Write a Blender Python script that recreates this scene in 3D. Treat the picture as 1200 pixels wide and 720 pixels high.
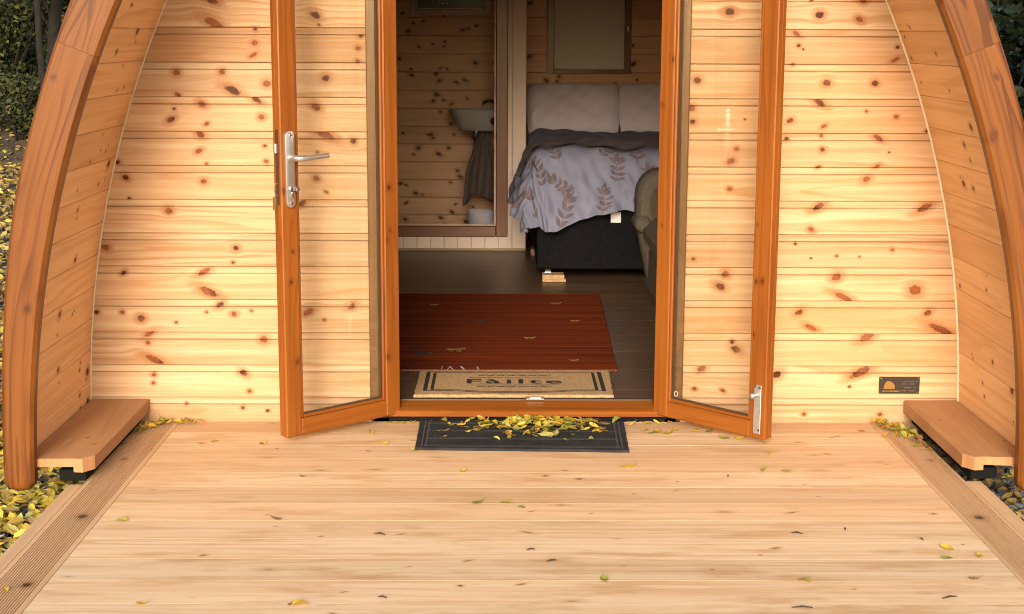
import bpy, math, random
from mathutils import Vector, Matrix
import numpy as np
random.seed(7)
R = math.radians
S = bpy.context.scene
COL = S.collection
for o in list(bpy.data.objects):
    bpy.data.objects.remove(o)

# ------------------------------------------------------------------ camera
cam = bpy.data.cameras.new('camera')
cam.sensor_width = 36.0
cam.lens = 36.0 * 1750 / 1200
cam.clip_start = 0.05
cam.clip_end = 400
co = bpy.data.objects.new('camera', cam)
COL.objects.link(co)
_p, _y, _r = math.atan(320 / 1750), R(0.45), R(0.22)
_d = Vector((math.sin(_y) * math.cos(_p), math.cos(_y) * math.cos(_p), -math.sin(_p)))
_rt = Vector((math.cos(_y), -math.sin(_y), 0))
_u = _rt.cross(_d)
_r2 = _rt * math.cos(_r) + _u * math.sin(_r)
_u2 = _u * math.cos(_r) - _rt * math.sin(_r)
co.matrix_world = Matrix(((_r2.x, _u2.x, -_d.x, 0), (_r2.y, _u2.y, -_d.y, 0), (_r2.z, _u2.z, -_d.z, 1.51), (0, 0, 0, 1)))
S.camera = co
# ------------------------------------------------------------------ light
SUN_EL, SUN_AZ = R(19), R(6)            # elevation, degrees to the left behind the camera
w = bpy.data.worlds.new('World')
S.world = w
w.use_nodes = True
wn = w.node_tree
sky = wn.nodes.new('ShaderNodeTexSky')
sky.sky_type = 'NISHITA'
sky.sun_disc = False
sky.sun_elevation = SUN_EL
sky.sun_rotation = math.pi + SUN_AZ
sky.dust_density = 4.0
sky.ozone_density = 0.6
bg = wn.nodes['Background']
bg.inputs[1].default_value = 0.12
wn.links.new(sky.outputs[0], bg.inputs[0])
sun = bpy.data.lights.new('sun', 'SUN')
sun.energy = 1.5
sun.angle = R(22)
sun.color = (1.0, 0.90, 0.77)
so = bpy.data.objects.new('sun', sun)
COL.objects.link(so)
sd = Vector((math.sin(SUN_AZ) * math.cos(SUN_EL), math.cos(SUN_AZ) * math.cos(SUN_EL), -math.sin(SUN_EL)))
so.rotation_euler = sd.to_track_quat('-Z', 'Y').to_euler()
S.view_settings.view_transform = 'Standard'
S.view_settings.look = 'None'
S.view_settings.exposure = 1.32
S.cycles.pixel_filter_type = 'BLACKMAN_HARRIS'
S.cycles.filter_width = 1.0
S.view_settings.gamma = 1.0
S.cycles.max_bounces = 10
S.cycles.diffuse_bounces = 5
S.cycles.transparent_max_bounces = 16
S.cycles.caustics_reflective = False
S.cycles.caustics_refractive = False

# ------------------------------------------------------------------ mesh builder
class MB:
    def __init__(s):
        s.v, s.f, s.uv = [], [], []
    def add(s, vs, fs, uvs=None):
        b = len(s.v)
        s.v += [tuple(p) for p in vs]
        s.uv += list(uvs) if uvs else [(p[0], p[1] + p[2]) for p in vs]
        s.f += [tuple(i + b for i in f) for f in fs]
        return s
    def box(s, x0, x1, y0, y1, z0, z1, T=None, c=0.0, ax=0):
        """box with chamfered edges; grain runs along axis ax"""
        lo, hi = (x0, y0, z0), (x1, y1, z1)
        c = min(c, *(0.45 * (hi[i] - lo[i]) for i in range(3)))
        o1, o2 = [i for i in range(3) if i != ax]
        vs, fs = [], []
        if c <= 0:
            for k in range(8):
                vs.append(tuple((hi if k >> i & 1 else lo)[i] for i in range(3)))
            fs = [(0, 2, 3, 1), (4, 5, 7, 6), (0, 1, 5, 4), (2, 6, 7, 3), (0, 4, 6, 2), (1, 3, 7, 5)]
        else:
            idx = {}
            for k in range(8):
                sg = [1 if k >> i & 1 else -1 for i in range(3)]
                for a in range(3):
                    p = [(hi if sg[i] > 0 else lo)[i] - (0 if i == a else sg[i] * c) for i in range(3)]
                    idx[(k, a)] = len(vs)
                    vs.append(tuple(p))
            for a in range(3):
                b, d = (a + 1) % 3, (a + 2) % 3
                for sgn in (0, 1):
                    ks = [(sgn << a) | (i << b) | (j << d) for i, j in ((0, 0), (1, 0), (1, 1), (0, 1))]
                    f = [idx[(k, a)] for k in ks]
                    fs.append(tuple(f if sgn else f[::-1]))
                for i in (0, 1):
                    for j in (0, 1):
                        k0 = (i << b) | (j << d)
                        k1 = k0 | (1 << a)
                        f = [idx[(k0, b)], idx[(k1, b)], idx[(k1, d)], idx[(k0, d)]]
                        fs.append(tuple(f if (i ^ j) else f[::-1]))
            for k in range(8):
                f = [idx[(k, a)] for a in range(3)]
                n = bin(k).count('1')
                fs.append(tuple(f if n % 2 else f[::-1]))
        uvs = [(p[ax], p[o1] + p[o2]) for p in vs]
        s.add([T(p) for p in vs] if T else vs, fs, uvs)
        return s
    def rings(s, rings, closed=True, cap=True, uvs=None, loop=False):
        """skin a list of equal-length point rings"""
        n, m = len(rings[0]), len(rings)
        vs = [p for r in rings for p in r]
        fs = []
        for i in range(m if loop else m - 1):
            a, b = i * n, ((i + 1) % m) * n
            for j in range(n if closed else n - 1):
                k = (j + 1) % n
                fs.append((a + j, a + k, b + k, b + j))
        if cap and closed and not loop:
            fs.append(tuple(range(n))[::-1])
            fs.append(tuple((m - 1) * n + j for j in range(n)))
        s.add(vs, fs, uvs)
        return s
    def tube(s, path, rad, n=8):
        rs = []
        path = [Vector(p) for p in path]
        acc, uvs = 0, []
        for i, p in enumerate(path):
            t = (path[min(i + 1, len(path) - 1)] - path[max(i - 1, 0)]).normalized()
            up = Vector((0, 0, 1)) if abs(t.z) < .9 else Vector((1, 0, 0))
            a = t.cross(up).normalized()
            b = a.cross(t)
            r = rad[i] if isinstance(rad, (list, tuple)) else rad
            if i: acc += (p - path[i - 1]).length
            rs.append([p + (a * math.cos(2 * math.pi * k / n) + b * math.sin(2 * math.pi * k / n)) * r for k in range(n)])
            uvs += [(acc, r * 6.28 * k / n) for k in range(n)]
        return s.rings(rs, uvs=uvs)
    def grid(s, fn, nu, nv, uvf=None):
        vs, uvs, fs = [], [], []
        for i in range(nu + 1):
            for j in range(nv + 1):
                a, b = i / nu, j / nv
                vs.append(tuple(fn(a, b)))
                uvs.append(uvf(a, b) if uvf else (a, b))
        for i in range(nu):
            for j in range(nv):
                k = i * (nv + 1) + j
                fs.append((k, k + nv + 1, k + nv + 2, k + 1))
        return s.add(vs, fs, uvs)
    def mesh(s, name, mat, org=(0, 0, 0), smooth=False, fix=True):
        me = bpy.data.meshes.new(name)
        me.from_pydata([(p[0] - org[0], p[1] - org[1], p[2] - org[2]) for p in s.v], [], s.f)
        uv = me.uv_layers.new(name='UVMap')
        li = np.empty(len(me.loops), dtype=np.int32)
        me.loops.foreach_get('vertex_index', li)
        uv.data.foreach_set('uv', np.array(s.uv, dtype=np.float32)[li].ravel())
        if fix:
            import bmesh
            bm = bmesh.new(); bm.from_mesh(me)
            bmesh.ops.recalc_face_normals(bm, faces=bm.faces)
            bm.to_mesh(me); bm.free()
        if mat: me.materials.append(mat)
        if smooth: me.polygons.foreach_set('use_smooth', [True] * len(me.polygons))
        me.update()
        return me

WP = {}                                   # world position of each object (nothing here is rotated)
def empty(name, loc, label=None, cat=None, group=None, kind=None, parent=None):
    o = bpy.data.objects.new(name, None)
    o.empty_display_size = .1
    COL.objects.link(o)
    place(o, loc, parent)
    return tag(o, label, cat, group, kind)
def place(o, loc, parent):
    loc = Vector(loc)
    WP[o.name] = loc
    if parent is not None:
        o.parent = parent
        o.location = loc - WP[parent.name]
    else:
        o.location = loc
def tag(o, label=None, cat=None, group=None, kind=None):
    if label: o['label'] = label
    if cat: o['category'] = cat
    if group: o['group'] = group
    if kind: o['kind'] = kind
    return o
def build(name, mb, mat, parent=None, smooth=False, fix=True, knots=None, org=None, kind=None, auto=None):
    a = np.array(mb.v)
    org = tuple((a.min(0) + a.max(0)) / 2) if org is None else org
    me = mb.mesh(name, mat, org, smooth or auto is not None, fix)
    o = bpy.data.objects.new(name, me)
    COL.objects.link(o)
    place(o, org, parent)
    if auto is not None:
        me.set_sharp_from_angle(angle=R(auto))
    if kind: o['kind'] = kind
    for i, k in enumerate(knots or []):
        u, v, r, s = k
        o['k%d' % i] = [float(u), float(v), math.floor(r * .82 * 1e4) + (max(-1.95, min(1.95, s)) + 2) / 4]
    return o

# ------------------------------------------------------------------ materials
class NT:
    def __init__(s, tree): s.t = tree
    def n(s, typ, ins=None, **kw):
        nd = s.t.nodes.new('ShaderNode' + typ)
        for k, v in kw.items(): setattr(nd, k, v)
        for k, v in (ins or {}).items():
            sk = nd.inputs[k]
            if isinstance(v, bpy.types.NodeSocket): s.t.links.new(v, sk)
            else: sk.default_value = v
        return nd
    def m(s, op, a, b=0.0, c=0.0, clamp=False):
        return s.n('Math', {0: a, 1: b, 2: c}, operation=op, use_clamp=clamp).outputs[0]
    def mix(s, f, a, b, blend='MIX'):
        nd = s.n('Mix', data_type='RGBA', blend_type=blend)
        for i, v in ((0, f), (6, a), (7, b)):
            if isinstance(v, bpy.types.NodeSocket): s.t.links.new(v, nd.inputs[i])
            else: nd.inputs[i].default_value = v if i == 0 else (*v[:3], 1)
        return nd.outputs[2]
    def ss(s, x, a, b):
        nd = s.n('MapRange', {0: x, 1: a, 2: b, 3: 0.0, 4: 1.0}, interpolation_type='SMOOTHSTEP')
        return nd.outputs[0]
    def vec(s, x, y, z):
        return s.n('CombineXYZ', {0: x, 1: y, 2: z}).outputs[0]
def newmat(name):
    m = bpy.data.materials.new(name)
    m.use_nodes = True
    t = m.node_tree
    return m, NT(t), t.nodes['Principled BSDF']
def wood(name, light, dark, knot=(.19, .06, .02), NK=4, figure=.55, rings=9.0, across=7.0, rough=.55, tint=.12, ticks=0.0,
         fibre=.22, coat=0.0, streak=.35, pale=None, halo=.7, stain=0.0, stainc=(.5, .45, .4)):
    m, g, bs = newmat(name)
    uv = g.n('UVMap', uv_map='UVMap').outputs[0]
    sp = g.n('SeparateXYZ', {0: uv})
    u, v = sp.outputs[0], sp.outputs[1]
    rnd = g.n('ObjectInfo').outputs['Random']
    seed = g.m('MULTIPLY', rnd, 91.7)
    dmin, disp = None, None
    for i in range(NK):
        at = g.n('Attribute', attribute_type='OBJECT', attribute_name='k%d' % i)
        a = g.n('SeparateXYZ', {0: at.outputs['Vector']})
        fl = g.m('FLOOR', a.outputs[2])
        r = g.m('MAXIMUM', g.m('MULTIPLY', fl, 1e-4), 2e-4)
        sl = g.m('MULTIPLY_ADD', g.m('SUBTRACT', a.outputs[2], fl), 4.0, -2.0)
        dv = g.m('SUBTRACT', v, a.outputs[1])
        du = g.m('MULTIPLY_ADD', dv, sl, g.m('SUBTRACT', u, a.outputs[0]))
        l = g.n('VectorMath', {0: g.vec(g.m('MULTIPLY', du, .82), dv, 0.0)}, operation='LENGTH').outputs['Value']
        d = g.m('DIVIDE', l, r)
        wgt = g.m('POWER', 2.718, g.m('MULTIPLY', g.m('MULTIPLY', d, d), -.28))
        t = g.m('MULTIPLY', wgt, dv)
        dmin = d if dmin is None else g.m('MINIMUM', dmin, d)
        disp = t if disp is None else g.m('ADD', disp, t)
    if dmin is None:
        dmin = g.m('ADD', u, 1000.0)
        disp = 0.0
    v2 = g.m('SUBTRACT', v, disp)
    ringn = g.n('TexNoise', {'Vector': g.vec(g.m('MULTIPLY', u, .55), g.m('MULTIPLY', v2, across), seed), 'Scale': 1.0, 'Detail': 2.0, 'Roughness': .42}).outputs[0]
    ph = g.m('MULTIPLY_ADD', ringn, rings, g.m('MULTIPLY', v2, 14.0))
    saw = g.m('FRACT', ph)
    late = g.m('MULTIPLY', g.ss(saw, .45, .92), g.m('SUBTRACT', 1.0, g.ss(saw, .94, 1.0)))
    amp = g.n('TexNoise', {'Vector': g.vec(g.m('MULTIPLY', u, 1.1), g.m('MULTIPLY', v, 9.0), g.m('ADD', seed, 7.0)), 'Scale': 1.0, 'Detail': 2.0}).outputs[0]
    figf = g.m('MULTIPLY', g.m('MULTIPLY', late, figure), g.ss(amp, .30, .68))
    fib = g.n('TexNoise', {'Vector': g.vec(g.m('MULTIPLY', u, 7.0), g.m('MULTIPLY', v2, 330.0), seed), 'Scale': 1.0, 'Detail': 3.0, 'Roughness': .6}).outputs[0]
    col = g.mix(figf, light, dark)
    col = g.mix(g.m('MULTIPLY', g.ss(fib, .42, .75), fibre), col, dark)
    # slow change of tone along the board
    slow = g.n('TexNoise', {'Vector': g.vec(g.m('MULTIPLY', u, 1.6), g.m('MULTIPLY', v2, 12.0), g.m('ADD', seed, 31.0)), 'Scale': 1.0, 'Detail': 3.0}).outputs[0]
    col = g.mix(g.m('MULTIPLY', g.ss(slow, .48, .78), .42), col, dark)
    stn = g.n('TexNoise', {'Vector': g.vec(g.m('MULTIPLY', u, 1.1), g.m('MULTIPLY', v2, 52.0), g.m('ADD', seed, 13.0)), 'Scale': 1.0, 'Detail': 4.0, 'Roughness': .62}).outputs[0]
    col = g.mix(g.m('MULTIPLY', g.ss(stn, .46, .70), streak), col, dark)
    if pale:
        col = g.mix(g.m('MULTIPLY', g.m('SUBTRACT', 1.0, g.ss(stn, .34, .52)), streak), col, pale)
    if stain:
        st = g.n('TexNoise', {'Vector': g.vec(g.m('MULTIPLY', u, 3.0), g.m('MULTIPLY', v, 11.0), g.m('ADD', seed, 3.0)), 'Scale': 1.0, 'Detail': 4.0, 'Roughness': .65}).outputs[0]
        col = g.mix(g.m('MULTIPLY', g.ss(st, .46, .74), stain), col, stainc)
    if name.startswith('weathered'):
        tn = g.n('Attribute', attribute_type='OBJECT', attribute_name='brown_tone').outputs['Fac']
        col = g.mix(tn, col, (.40, .235, .115))  # mixes each deck plank towards brown by its own amount
    if tint:
        r2 = g.m('FRACT', g.m('MULTIPLY', rnd, 17.31))
        col = g.mix(g.m('MULTIPLY', g.m('POWER', r2, 1.6), tint * 3.2), col, dark)
        br = g.m('MULTIPLY_ADD', g.m('FRACT', g.m('MULTIPLY', rnd, 53.7)), tint * 1.3, 1 - tint * .75)
        col = g.mix(1.0, col, g.n('CombineColor', {0: br, 1: br, 2: br}).outputs[0], 'MULTIPLY')
    if NK:
        wob = g.n('TexNoise', {'Vector': uv, 'Scale': 70.0, 'Detail': 2.0}).outputs[0]
        dd = g.m('MULTIPLY_ADD', g.m('SUBTRACT', wob, .5), .75, dmin)
        hal = g.m('MULTIPLY', g.m('SUBTRACT', 1.0, g.ss(dd, .6, 2.7)), halo)
        warm = tuple(knot[i] * .45 + dark[i] * .62 for i in range(3))
        col = g.mix(hal, col, warm)
        inn = g.m('SUBTRACT', 1.0, g.ss(dd, .62, 1.02))
        kr = g.n('TexNoise', {'Vector': uv, 'Scale': 190.0, 'Detail': 2.0}).outputs[0]
        kc = g.mix(g.ss(kr, .35, .7), knot, tuple(c * 1.7 for c in knot))
        kv = g.n('TexNoise', {'Vector': uv, 'Scale': 8.0, 'Detail': 1.0}).outputs[0]
        kc = g.mix(g.ss(kv, .45, .62), kc, tuple(c * .42 for c in knot))
        rim = g.m('MULTIPLY', g.ss(dd, .45, .8), .40)
        kc = g.mix(rim, kc, tuple(c * .33 for c in knot))
        col = g.mix(inn, col, kc)
    if ticks:
        vo = g.n('TexVoronoi', {'Vector': g.vec(g.m('MULTIPLY', u, 5.0), g.m('MULTIPLY', v, 13.0), seed), 'Scale': 1.0, 'Randomness': 1.0})
        cc = g.n('SeparateColor', {0: vo.outputs['Color']})
        on = g.m('GREATER_THAN', cc.outputs[0], 1 - ticks)
        sz = g.m('MULTIPLY_ADD', cc.outputs[1], .10, .035)
        tk = g.m('MULTIPLY', on, g.m('SUBTRACT', 1.0, g.ss(g.m('DIVIDE', vo.outputs['Distance'], sz), .4, 1.0)))
        col = g.mix(g.m('MULTIPLY', tk, .85), col, tuple(c * .9 for c in knot))
        hl = g.m('MULTIPLY', on, g.m('SUBTRACT', 1.0, g.ss(g.m('DIVIDE', vo.outputs['Distance'], sz), .6, 3.0)))
        col = g.mix(g.m('MULTIPLY', hl, .5), col, tuple(c * .75 for c in dark))
    g.t.links.new(col, bs.inputs['Base Color'])
    bs.inputs['Roughness'].default_value = rough
    bs.inputs['Specular IOR Level'].default_value = .22
    if coat:
        bs.inputs['Coat Weight'].default_value = coat
        bs.inputs['Coat Roughness'].default_value = .25
    hgt = g.m('MULTIPLY_ADD', fib, .6, g.m('MULTIPLY', late, -.5))
    bp = g.n('Bump', {'Strength': .22, 'Distance': .0012, 'Height': hgt})
    g.t.links.new(bp.outputs[0], bs.inputs['Normal'])
    return m
def plain(name, col, rough=.6, metal=0.0, noise=0.0, scale=20.0, bump=0.0, bscale=200.0, spec=.4, vary=0.0):
    m, g, bs = newmat(name)
    c = (*col, 1)
    bs.inputs['Base Color'].default_value = c
    bs.inputs['Roughness'].default_value = rough
    bs.inputs['Metallic'].default_value = metal
    bs.inputs['Specular IOR Level'].default_value = spec
    tc = g.n('TexCoord').outputs['Object']
    cur = None
    if noise:
        nz = g.n('TexNoise', {'Vector': tc, 'Scale': scale, 'Detail': 5.0, 'Roughness': .6}).outputs[0]
        cur = g.mix(g.ss(nz, .3, .7), tuple(x * (1 - noise) for x in col), tuple(min(1, x * (1 + noise)) for x in col))
    if vary:
        rnd = g.n('ObjectInfo').outputs['Random']
        br = g.m('MULTIPLY_ADD', rnd, vary * 2, 1 - vary)
        cur = g.mix(1.0, cur if cur is not None else col, g.n('CombineColor', {0: br, 1: br, 2: br}).outputs[0], 'MULTIPLY')
    if cur is not None: g.t.links.new(cur, bs.inputs['Base Color'])
    if bump:
        bn = g.n('TexNoise', {'Vector': tc, 'Scale': bscale, 'Detail': 4.0}).outputs[0]
        bp = g.n('Bump', {'Strength': .6, 'Distance': bump, 'Height': bn})
        g.t.links.new(bp.outputs[0], bs.inputs['Normal'])
    return m
def leafmat(name, cols, island=False, rough=.55, trans=.25):
    m, g, bs = newmat(name)
    rnd = g.n('NewGeometry').outputs['Random Per Island'] if island else g.n('ObjectInfo').outputs['Random']
    cr = g.n('ValToRGB', {0: rnd})
    e = cr.color_ramp.elements
    cr.color_ramp.interpolation = 'LINEAR'
    while len(e) < len(cols): e.new(.5)
    for i, c in enumerate(cols):
        e[i].position = i / (len(cols) - 1)
        e[i].color = (*c, 1)
    tc = g.n('TexCoord').outputs['Object']
    nz = g.n('TexNoise', {'Vector': tc, 'Scale': 60.0, 'Detail': 3.0}).outputs[0]
    col = g.mix(g.m('MULTIPLY', g.ss(nz, .5, .75), .35), cr.outputs[0], (.16, .09, .03))
    g.t.links.new(col, bs.inputs['Base Color'])
    bs.inputs['Roughness'].default_value = rough
    bs.inputs['Specular IOR Level'].default_value = .3
    if trans:
        tr = g.n('BsdfTranslucent', {0: col})
        mx = g.n('MixShader', {0: trans, 1: bs.outputs[0], 2: tr.outputs[0]})
        g.t.links.new(mx.outputs[0], g.t.nodes['Material Output'].inputs[0])
    return m
def glass(name, tint=(.95, .96, .95)):
    m, g, bs = newmat(name)
    g.t.nodes.remove(bs)
    tr = g.n('BsdfTransparent', {0: (*tint, 1)})
    gl = g.n('BsdfGlossy', {0: (.9, .9, .9, 1), 1: .02})
    bf = g.n('NewGeometry').outputs['Backfacing']
    fr = g.n('Fresnel', {0: g.m('MULTIPLY_ADD', bf, 1 / 1.5 - 1.5, 1.5)})
    mx = g.n('MixShader', {0: fr.outputs[0], 1: tr.outputs[0], 2: gl.outputs[0]})
    g.t.links.new(mx.outputs[0], g.t.nodes['Material Output'].inputs[0])
    return m

M = {}
M['pine'] = wood('untreated_knotty_pine', (.505, .330, .192), (.385, .182, .070), knot=(.165, .045, .012), NK=12, figure=.85, rings=9, tint=.15, streak=.42, pale=(.61, .475, .32), halo=.85)
M['eave'] = wood('oiled_eave_boarding', (.78, .50, .25), (.58, .30, .115), knot=(.12, .04, .014), NK=6, figure=.6, rings=7, tint=.14, halo=.6, streak=.5)
M['deck'] = wood('weathered_deck_softwood', (.76, .585, .385), (.54, .325, .165), knot=(.27, .135, .055), NK=6, figure=.6, rings=9, across=5, rough=.7, tint=.17, fibre=.42, streak=.5, pale=(.82, .68, .47), ticks=.40, stain=.85, stainc=(.47, .28, .13), halo=.9)
M['ribbed'] = wood('ribbed_deck_softwood', (.56, .37, .21), (.40, .23, .11), knot=(.26, .13, .06), NK=4, figure=.3, rings=5, rough=.7, tint=.04, ticks=.2, stain=.3, stainc=(.40, .27, .16))
M['stained'] = wood('orange_stained_softwood', (.235, .074, .011), (.135, .034, .005), knot=(.09, .022, .005), NK=4, figure=.6, rings=8, rough=.40, tint=.06, coat=.15, streak=.6, halo=.6)
M['beam'] = wood('orange_stained_glulam', (.172, .057, .010), (.075, .020, .003), knot=(.07, .022, .007), NK=4, figure=.95, rings=15, across=6.5, rough=.45, tint=.04, coat=.05, streak=.6)
M['post'] = wood('brown_stained_post', (.17, .088, .032), (.095, .045, .015), knot=(.07, .03, .01), NK=2, figure=.55, rings=12, rough=.4, tint=.03, coat=.2)
M['ledge'] = wood('planed_brown_ledge', (.40, .215, .10), (.26, .125, .055), knot=(.12, .05, .02), NK=2, figure=.5, rings=8, rough=.55, tint=.03)
M['inner_pine'] = wood('varnished_inner_pine', (.70, .45, .295), (.46, .24, .13), knot=(.07, .025, .01), NK=6, figure=.4, rings=7, tint=.08, rough=.4)
M['inner_frame'] = wood('dark_stained_frame', (.19, .075, .04), (.11, .04, .022), NK=0, figure=.4, rings=8, rough=.35, tint=.03, coat=.3)
M['laminate'] = wood('brown_laminate', (.115, .072, .045), (.065, .038, .024), NK=0, figure=.5, rings=9, rough=.35, tint=.12)
M['white_board'] = plain('cream_painted_board', (.74, .61, .55), .5, noise=.05, scale=3, vary=.03)
M['cream'] = plain('cream_sealant', (.66, .52, .34), .6)
M['brass_trim'] = plain('pale_pine_skirting', (.34, .24, .13), .45)
M['board_dark'] = plain('dark_building_board', (.05, .04, .03), .8)
M['roof'] = plain('dark_felt_roofing', (.045, .04, .035), .9, noise=.3, scale=30)
M['steel'] = plain('satin_steel', (.62, .60, .58), .32, metal=.9, noise=.05, scale=60)
M['zinc'] = plain('zinc_plated_steel', (.60, .60, .60), .38, metal=.85, noise=.1, scale=90)
M['bronze'] = plain('dark_brown_lock_metal', (.10, .06, .035), .45, metal=.5)
M['black'] = plain('black_plastic', (.006, .006, .006), .8, spec=.1)
M['rubber'] = plain('black_rubber', (.014, .014, .016), .8, noise=.5, scale=14, bump=.002, bscale=300)
M['gasket'] = plain('dark_glazing_gasket', (.05, .028, .014), .6)
M['glass'] = glass('clear_door_glass')
M['rug'] = None
M['coir'] = plain('coir_fibre', (.40, .26, .135), .95, noise=.25, scale=120, bump=.004, bscale=500, spec=.1)
M['mat_print'] = plain('black_mat_print', (.035, .028, .022), .95, noise=.4, scale=200, spec=.1)
M['fringe'] = plain('white_wool_fringe', (.17, .15, .135), .95)
M['duvet'] = plain('pale_blue_cotton', (.20, .21, .30), .85, noise=.06, scale=8, bump=.002, bscale=600, spec=.15)
M['duvet_print'] = plain('brown_leaf_print', (.15, .118, .138), .9, noise=.15, scale=30, spec=.1)
M['pillow'] = plain('white_cotton', (.60, .56, .64), .85, noise=.04, scale=8, bump=.003, bscale=60, spec=.15)
M['joint'] = plain('dirt_filled_joint', (.10, .055, .026), .95, noise=.4, scale=30, spec=.05)
M['turndown_shade'] = plain('taupe_turndown_shade', (.18, .158, .158), .9, noise=.08, scale=8, bump=.002, bscale=500, spec=.1)
M['divan'] = plain('charcoal_divan_fabric', (.009, .009, .0105), .95, noise=.2, scale=40, spec=.03)
M['label_white'] = plain('white_cloth_label', (.72, .70, .72), .8)
M['block'] = plain('bare_wood_block', (.42, .26, .13), .7, noise=.15, scale=30)
M['sofa'] = plain('taupe_sofa_fabric', (.105, .088, .07), .9, noise=.15, scale=60, bump=.002, bscale=400, spec=.15)
M['sofa_dark'] = plain('brown_sofa_panel', (.08, .058, .04), .9, noise=.15, scale=60, spec=.15)
M['ceramic'] = plain('white_ceramic', (.44, .44, .46), .15, spec=.6)
M['towel'] = plain('taupe_towelling', (.11, .09, .08), .95, noise=.15, scale=90, bump=.004, bscale=300, spec=.1)
M['bin'] = plain('pale_plastic', (.52, .50, .60), .4)
M['chrome'] = plain('chrome', (.75, .75, .76), .12, metal=1.0)
M['picture_dark'] = plain('dark_picture_print', (.03, .022, .018), .3)
M['frame_silver'] = plain('rosy_picture_frame', (.60, .45, .41), .4, noise=.1, scale=30)
M['white_mark'] = plain('white_print', (.7, .68, .62), .6)
M['blind'] = plain('grey_blind_fabric', (.68, .67, .64), .9, noise=.05, scale=80, bump=.001, bscale=700, spec=.1)
M['plaque'] = plain('dark_bronze_plaque', (.035, .026, .02), .4, metal=.3)
M['gold'] = plain('gold_plaque_print', (.26, .14, .035), .4, metal=.3)
M['gold_dim'] = plain('dim_gold_lettering', (.13, .085, .055), .5)
M['leaf_pile'] = leafmat('yellow_leaf', [(.42, .33, .05), (.52, .40, .06), (.33, .33, .06), (.55, .36, .05), (.40, .38, .09), (.30, .15, .05), (.48, .44, .13), (.24, .27, .05)])
LEAFC = {'yellow': [(.42, .31, .035), (.52, .39, .05), (.46, .32, .04)], 'green': [(.13, .17, .03), (.24, .27, .05), (.17, .20, .035)],
         'pale': [(.38, .34, .10), (.30, .28, .06), (.42, .36, .09)], 'orange': [(.52, .28, .05), (.58, .34, .05), (.45, .24, .05)], 'brown': [(.22, .12, .05), (.30, .17, .08), (.24, .15, .08)]}
for _k, _c in LEAFC.items(): M['leaf_' + _k] = leafmat(_k + '_leaf', _c)
M['litter'] = leafmat('leaf_litter', [(.58, .42, .05), (.70, .54, .10), (.50, .44, .09), (.36, .20, .05), (.64, .58, .24), (.46, .41, .07), (.68, .48, .06)], island=True)
M['litter_shaded'] = leafmat('old_shaded_leaf_litter', [(.20, .13, .05), (.38, .29, .08), (.12, .07, .03), (.30, .20, .07), (.16, .10, .05)], island=True, trans=.1)
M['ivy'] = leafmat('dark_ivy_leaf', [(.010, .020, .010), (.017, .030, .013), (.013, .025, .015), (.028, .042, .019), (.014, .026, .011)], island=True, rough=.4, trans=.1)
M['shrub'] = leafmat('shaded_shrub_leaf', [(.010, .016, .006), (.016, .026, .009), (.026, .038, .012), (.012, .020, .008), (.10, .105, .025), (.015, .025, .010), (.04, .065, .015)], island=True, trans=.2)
M['bark'] = plain('dark_mossy_bark', (.010, .0085, .006), .95, noise=.5, scale=9, bump=.02, bscale=25)
M['twig'] = plain('dark_twig', (.045, .026, .012), .9)
M['gravel'] = plain('grey_slate_gravel', (.16, .165, .18), .8, noise=.35, scale=25, bump=.01, bscale=90)
M['stone'] = leafmat('slate_chip', [(.06, .065, .075), (.16, .17, .20), (.10, .11, .14), (.24, .25, .28)], island=True, rough=.7, trans=0)
M['soil'] = plain('dark_leafy_soil', (.045, .035, .022), .95, noise=.6, scale=5, bump=.03, bscale=18)

def rug_mat():
    m, g, bs = newmat('rust_red_wool')
    uv = g.n('UVMap', uv_map='UVMap').outputs[0]
    sp = g.n('SeparateXYZ', {0: uv})
    st = g.n('TexNoise', {'Vector': g.vec(g.m('MULTIPLY', sp.outputs[0], .5), g.m('MULTIPLY', sp.outputs[1], 26.0), 0.0), 'Scale': 1.0, 'Detail': 4.0, 'Roughness': .7}).outputs[0]
    fz = g.n('TexNoise', {'Vector': uv, 'Scale': 160.0, 'Detail': 2.0}).outputs[0]
    col = g.mix(g.ss(st, .3, .72), (.065, .008, .002), (.195, .034, .004))
    col = g.mix(g.m('MULTIPLY', g.ss(fz, .4, .8), .35), col, (.05, .008, .006))
    g.t.links.new(col, bs.inputs['Base Color'])
    bs.inputs['Roughness'].default_value = .95
    bs.inputs['Specular IOR Level'].default_value = .1
    bp = g.n('Bump', {'Strength': .5, 'Distance': .003, 'Height': fz})
    g.t.links.new(bp.outputs[0], bs.inputs['Normal'])
    return m
M['rug'] = rug_mat()
M['rug_motif'] = plain('mustard_wool', (.19, .12, .04), .95, spec=.1)
M['rug_motif_dark'] = plain('dark_wool', (.035, .03, .035), .95, spec=.1)
# ------------------------------------------------------------------ the arch of the pod
XC = 0.10
R1, C1X, TH1, R2 = 3.915, -2.2, R(27.4), 1.6
C2 = (C1X + (R1 - R2) * math.cos(TH1), (R1 - R2) * math.sin(TH1))
TH2 = math.acos(-C2[0] / R2) if abs(C2[0]) < R2 else R(85)
S1 = R1 * TH1
SEND = S1 + R2 * (TH2 - TH1)
def arc(s, off=0.0):
    """point (half width, height) at arc length s from the deck, moved outwards by off"""
    if s <= S1:
        th = s / R1
        c, r = (C1X, 0.0), R1
    else:
        th = TH1 + (s - S1) / R2
        c, r = C2, R2
    return c[0] + (r + off) * math.cos(th), c[1] + (r + off) * math.sin(th), th
def hw(z):
    lo, hi = -.5, SEND
    for _ in range(40):
        m = (lo + hi) / 2
        if arc(m)[1] < z: lo = m
        else: hi = m
    return max(0.0, arc(lo)[0])
YF = 5.74                                   # face of the front wall
ZTOP = arc(SEND)[1]

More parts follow.
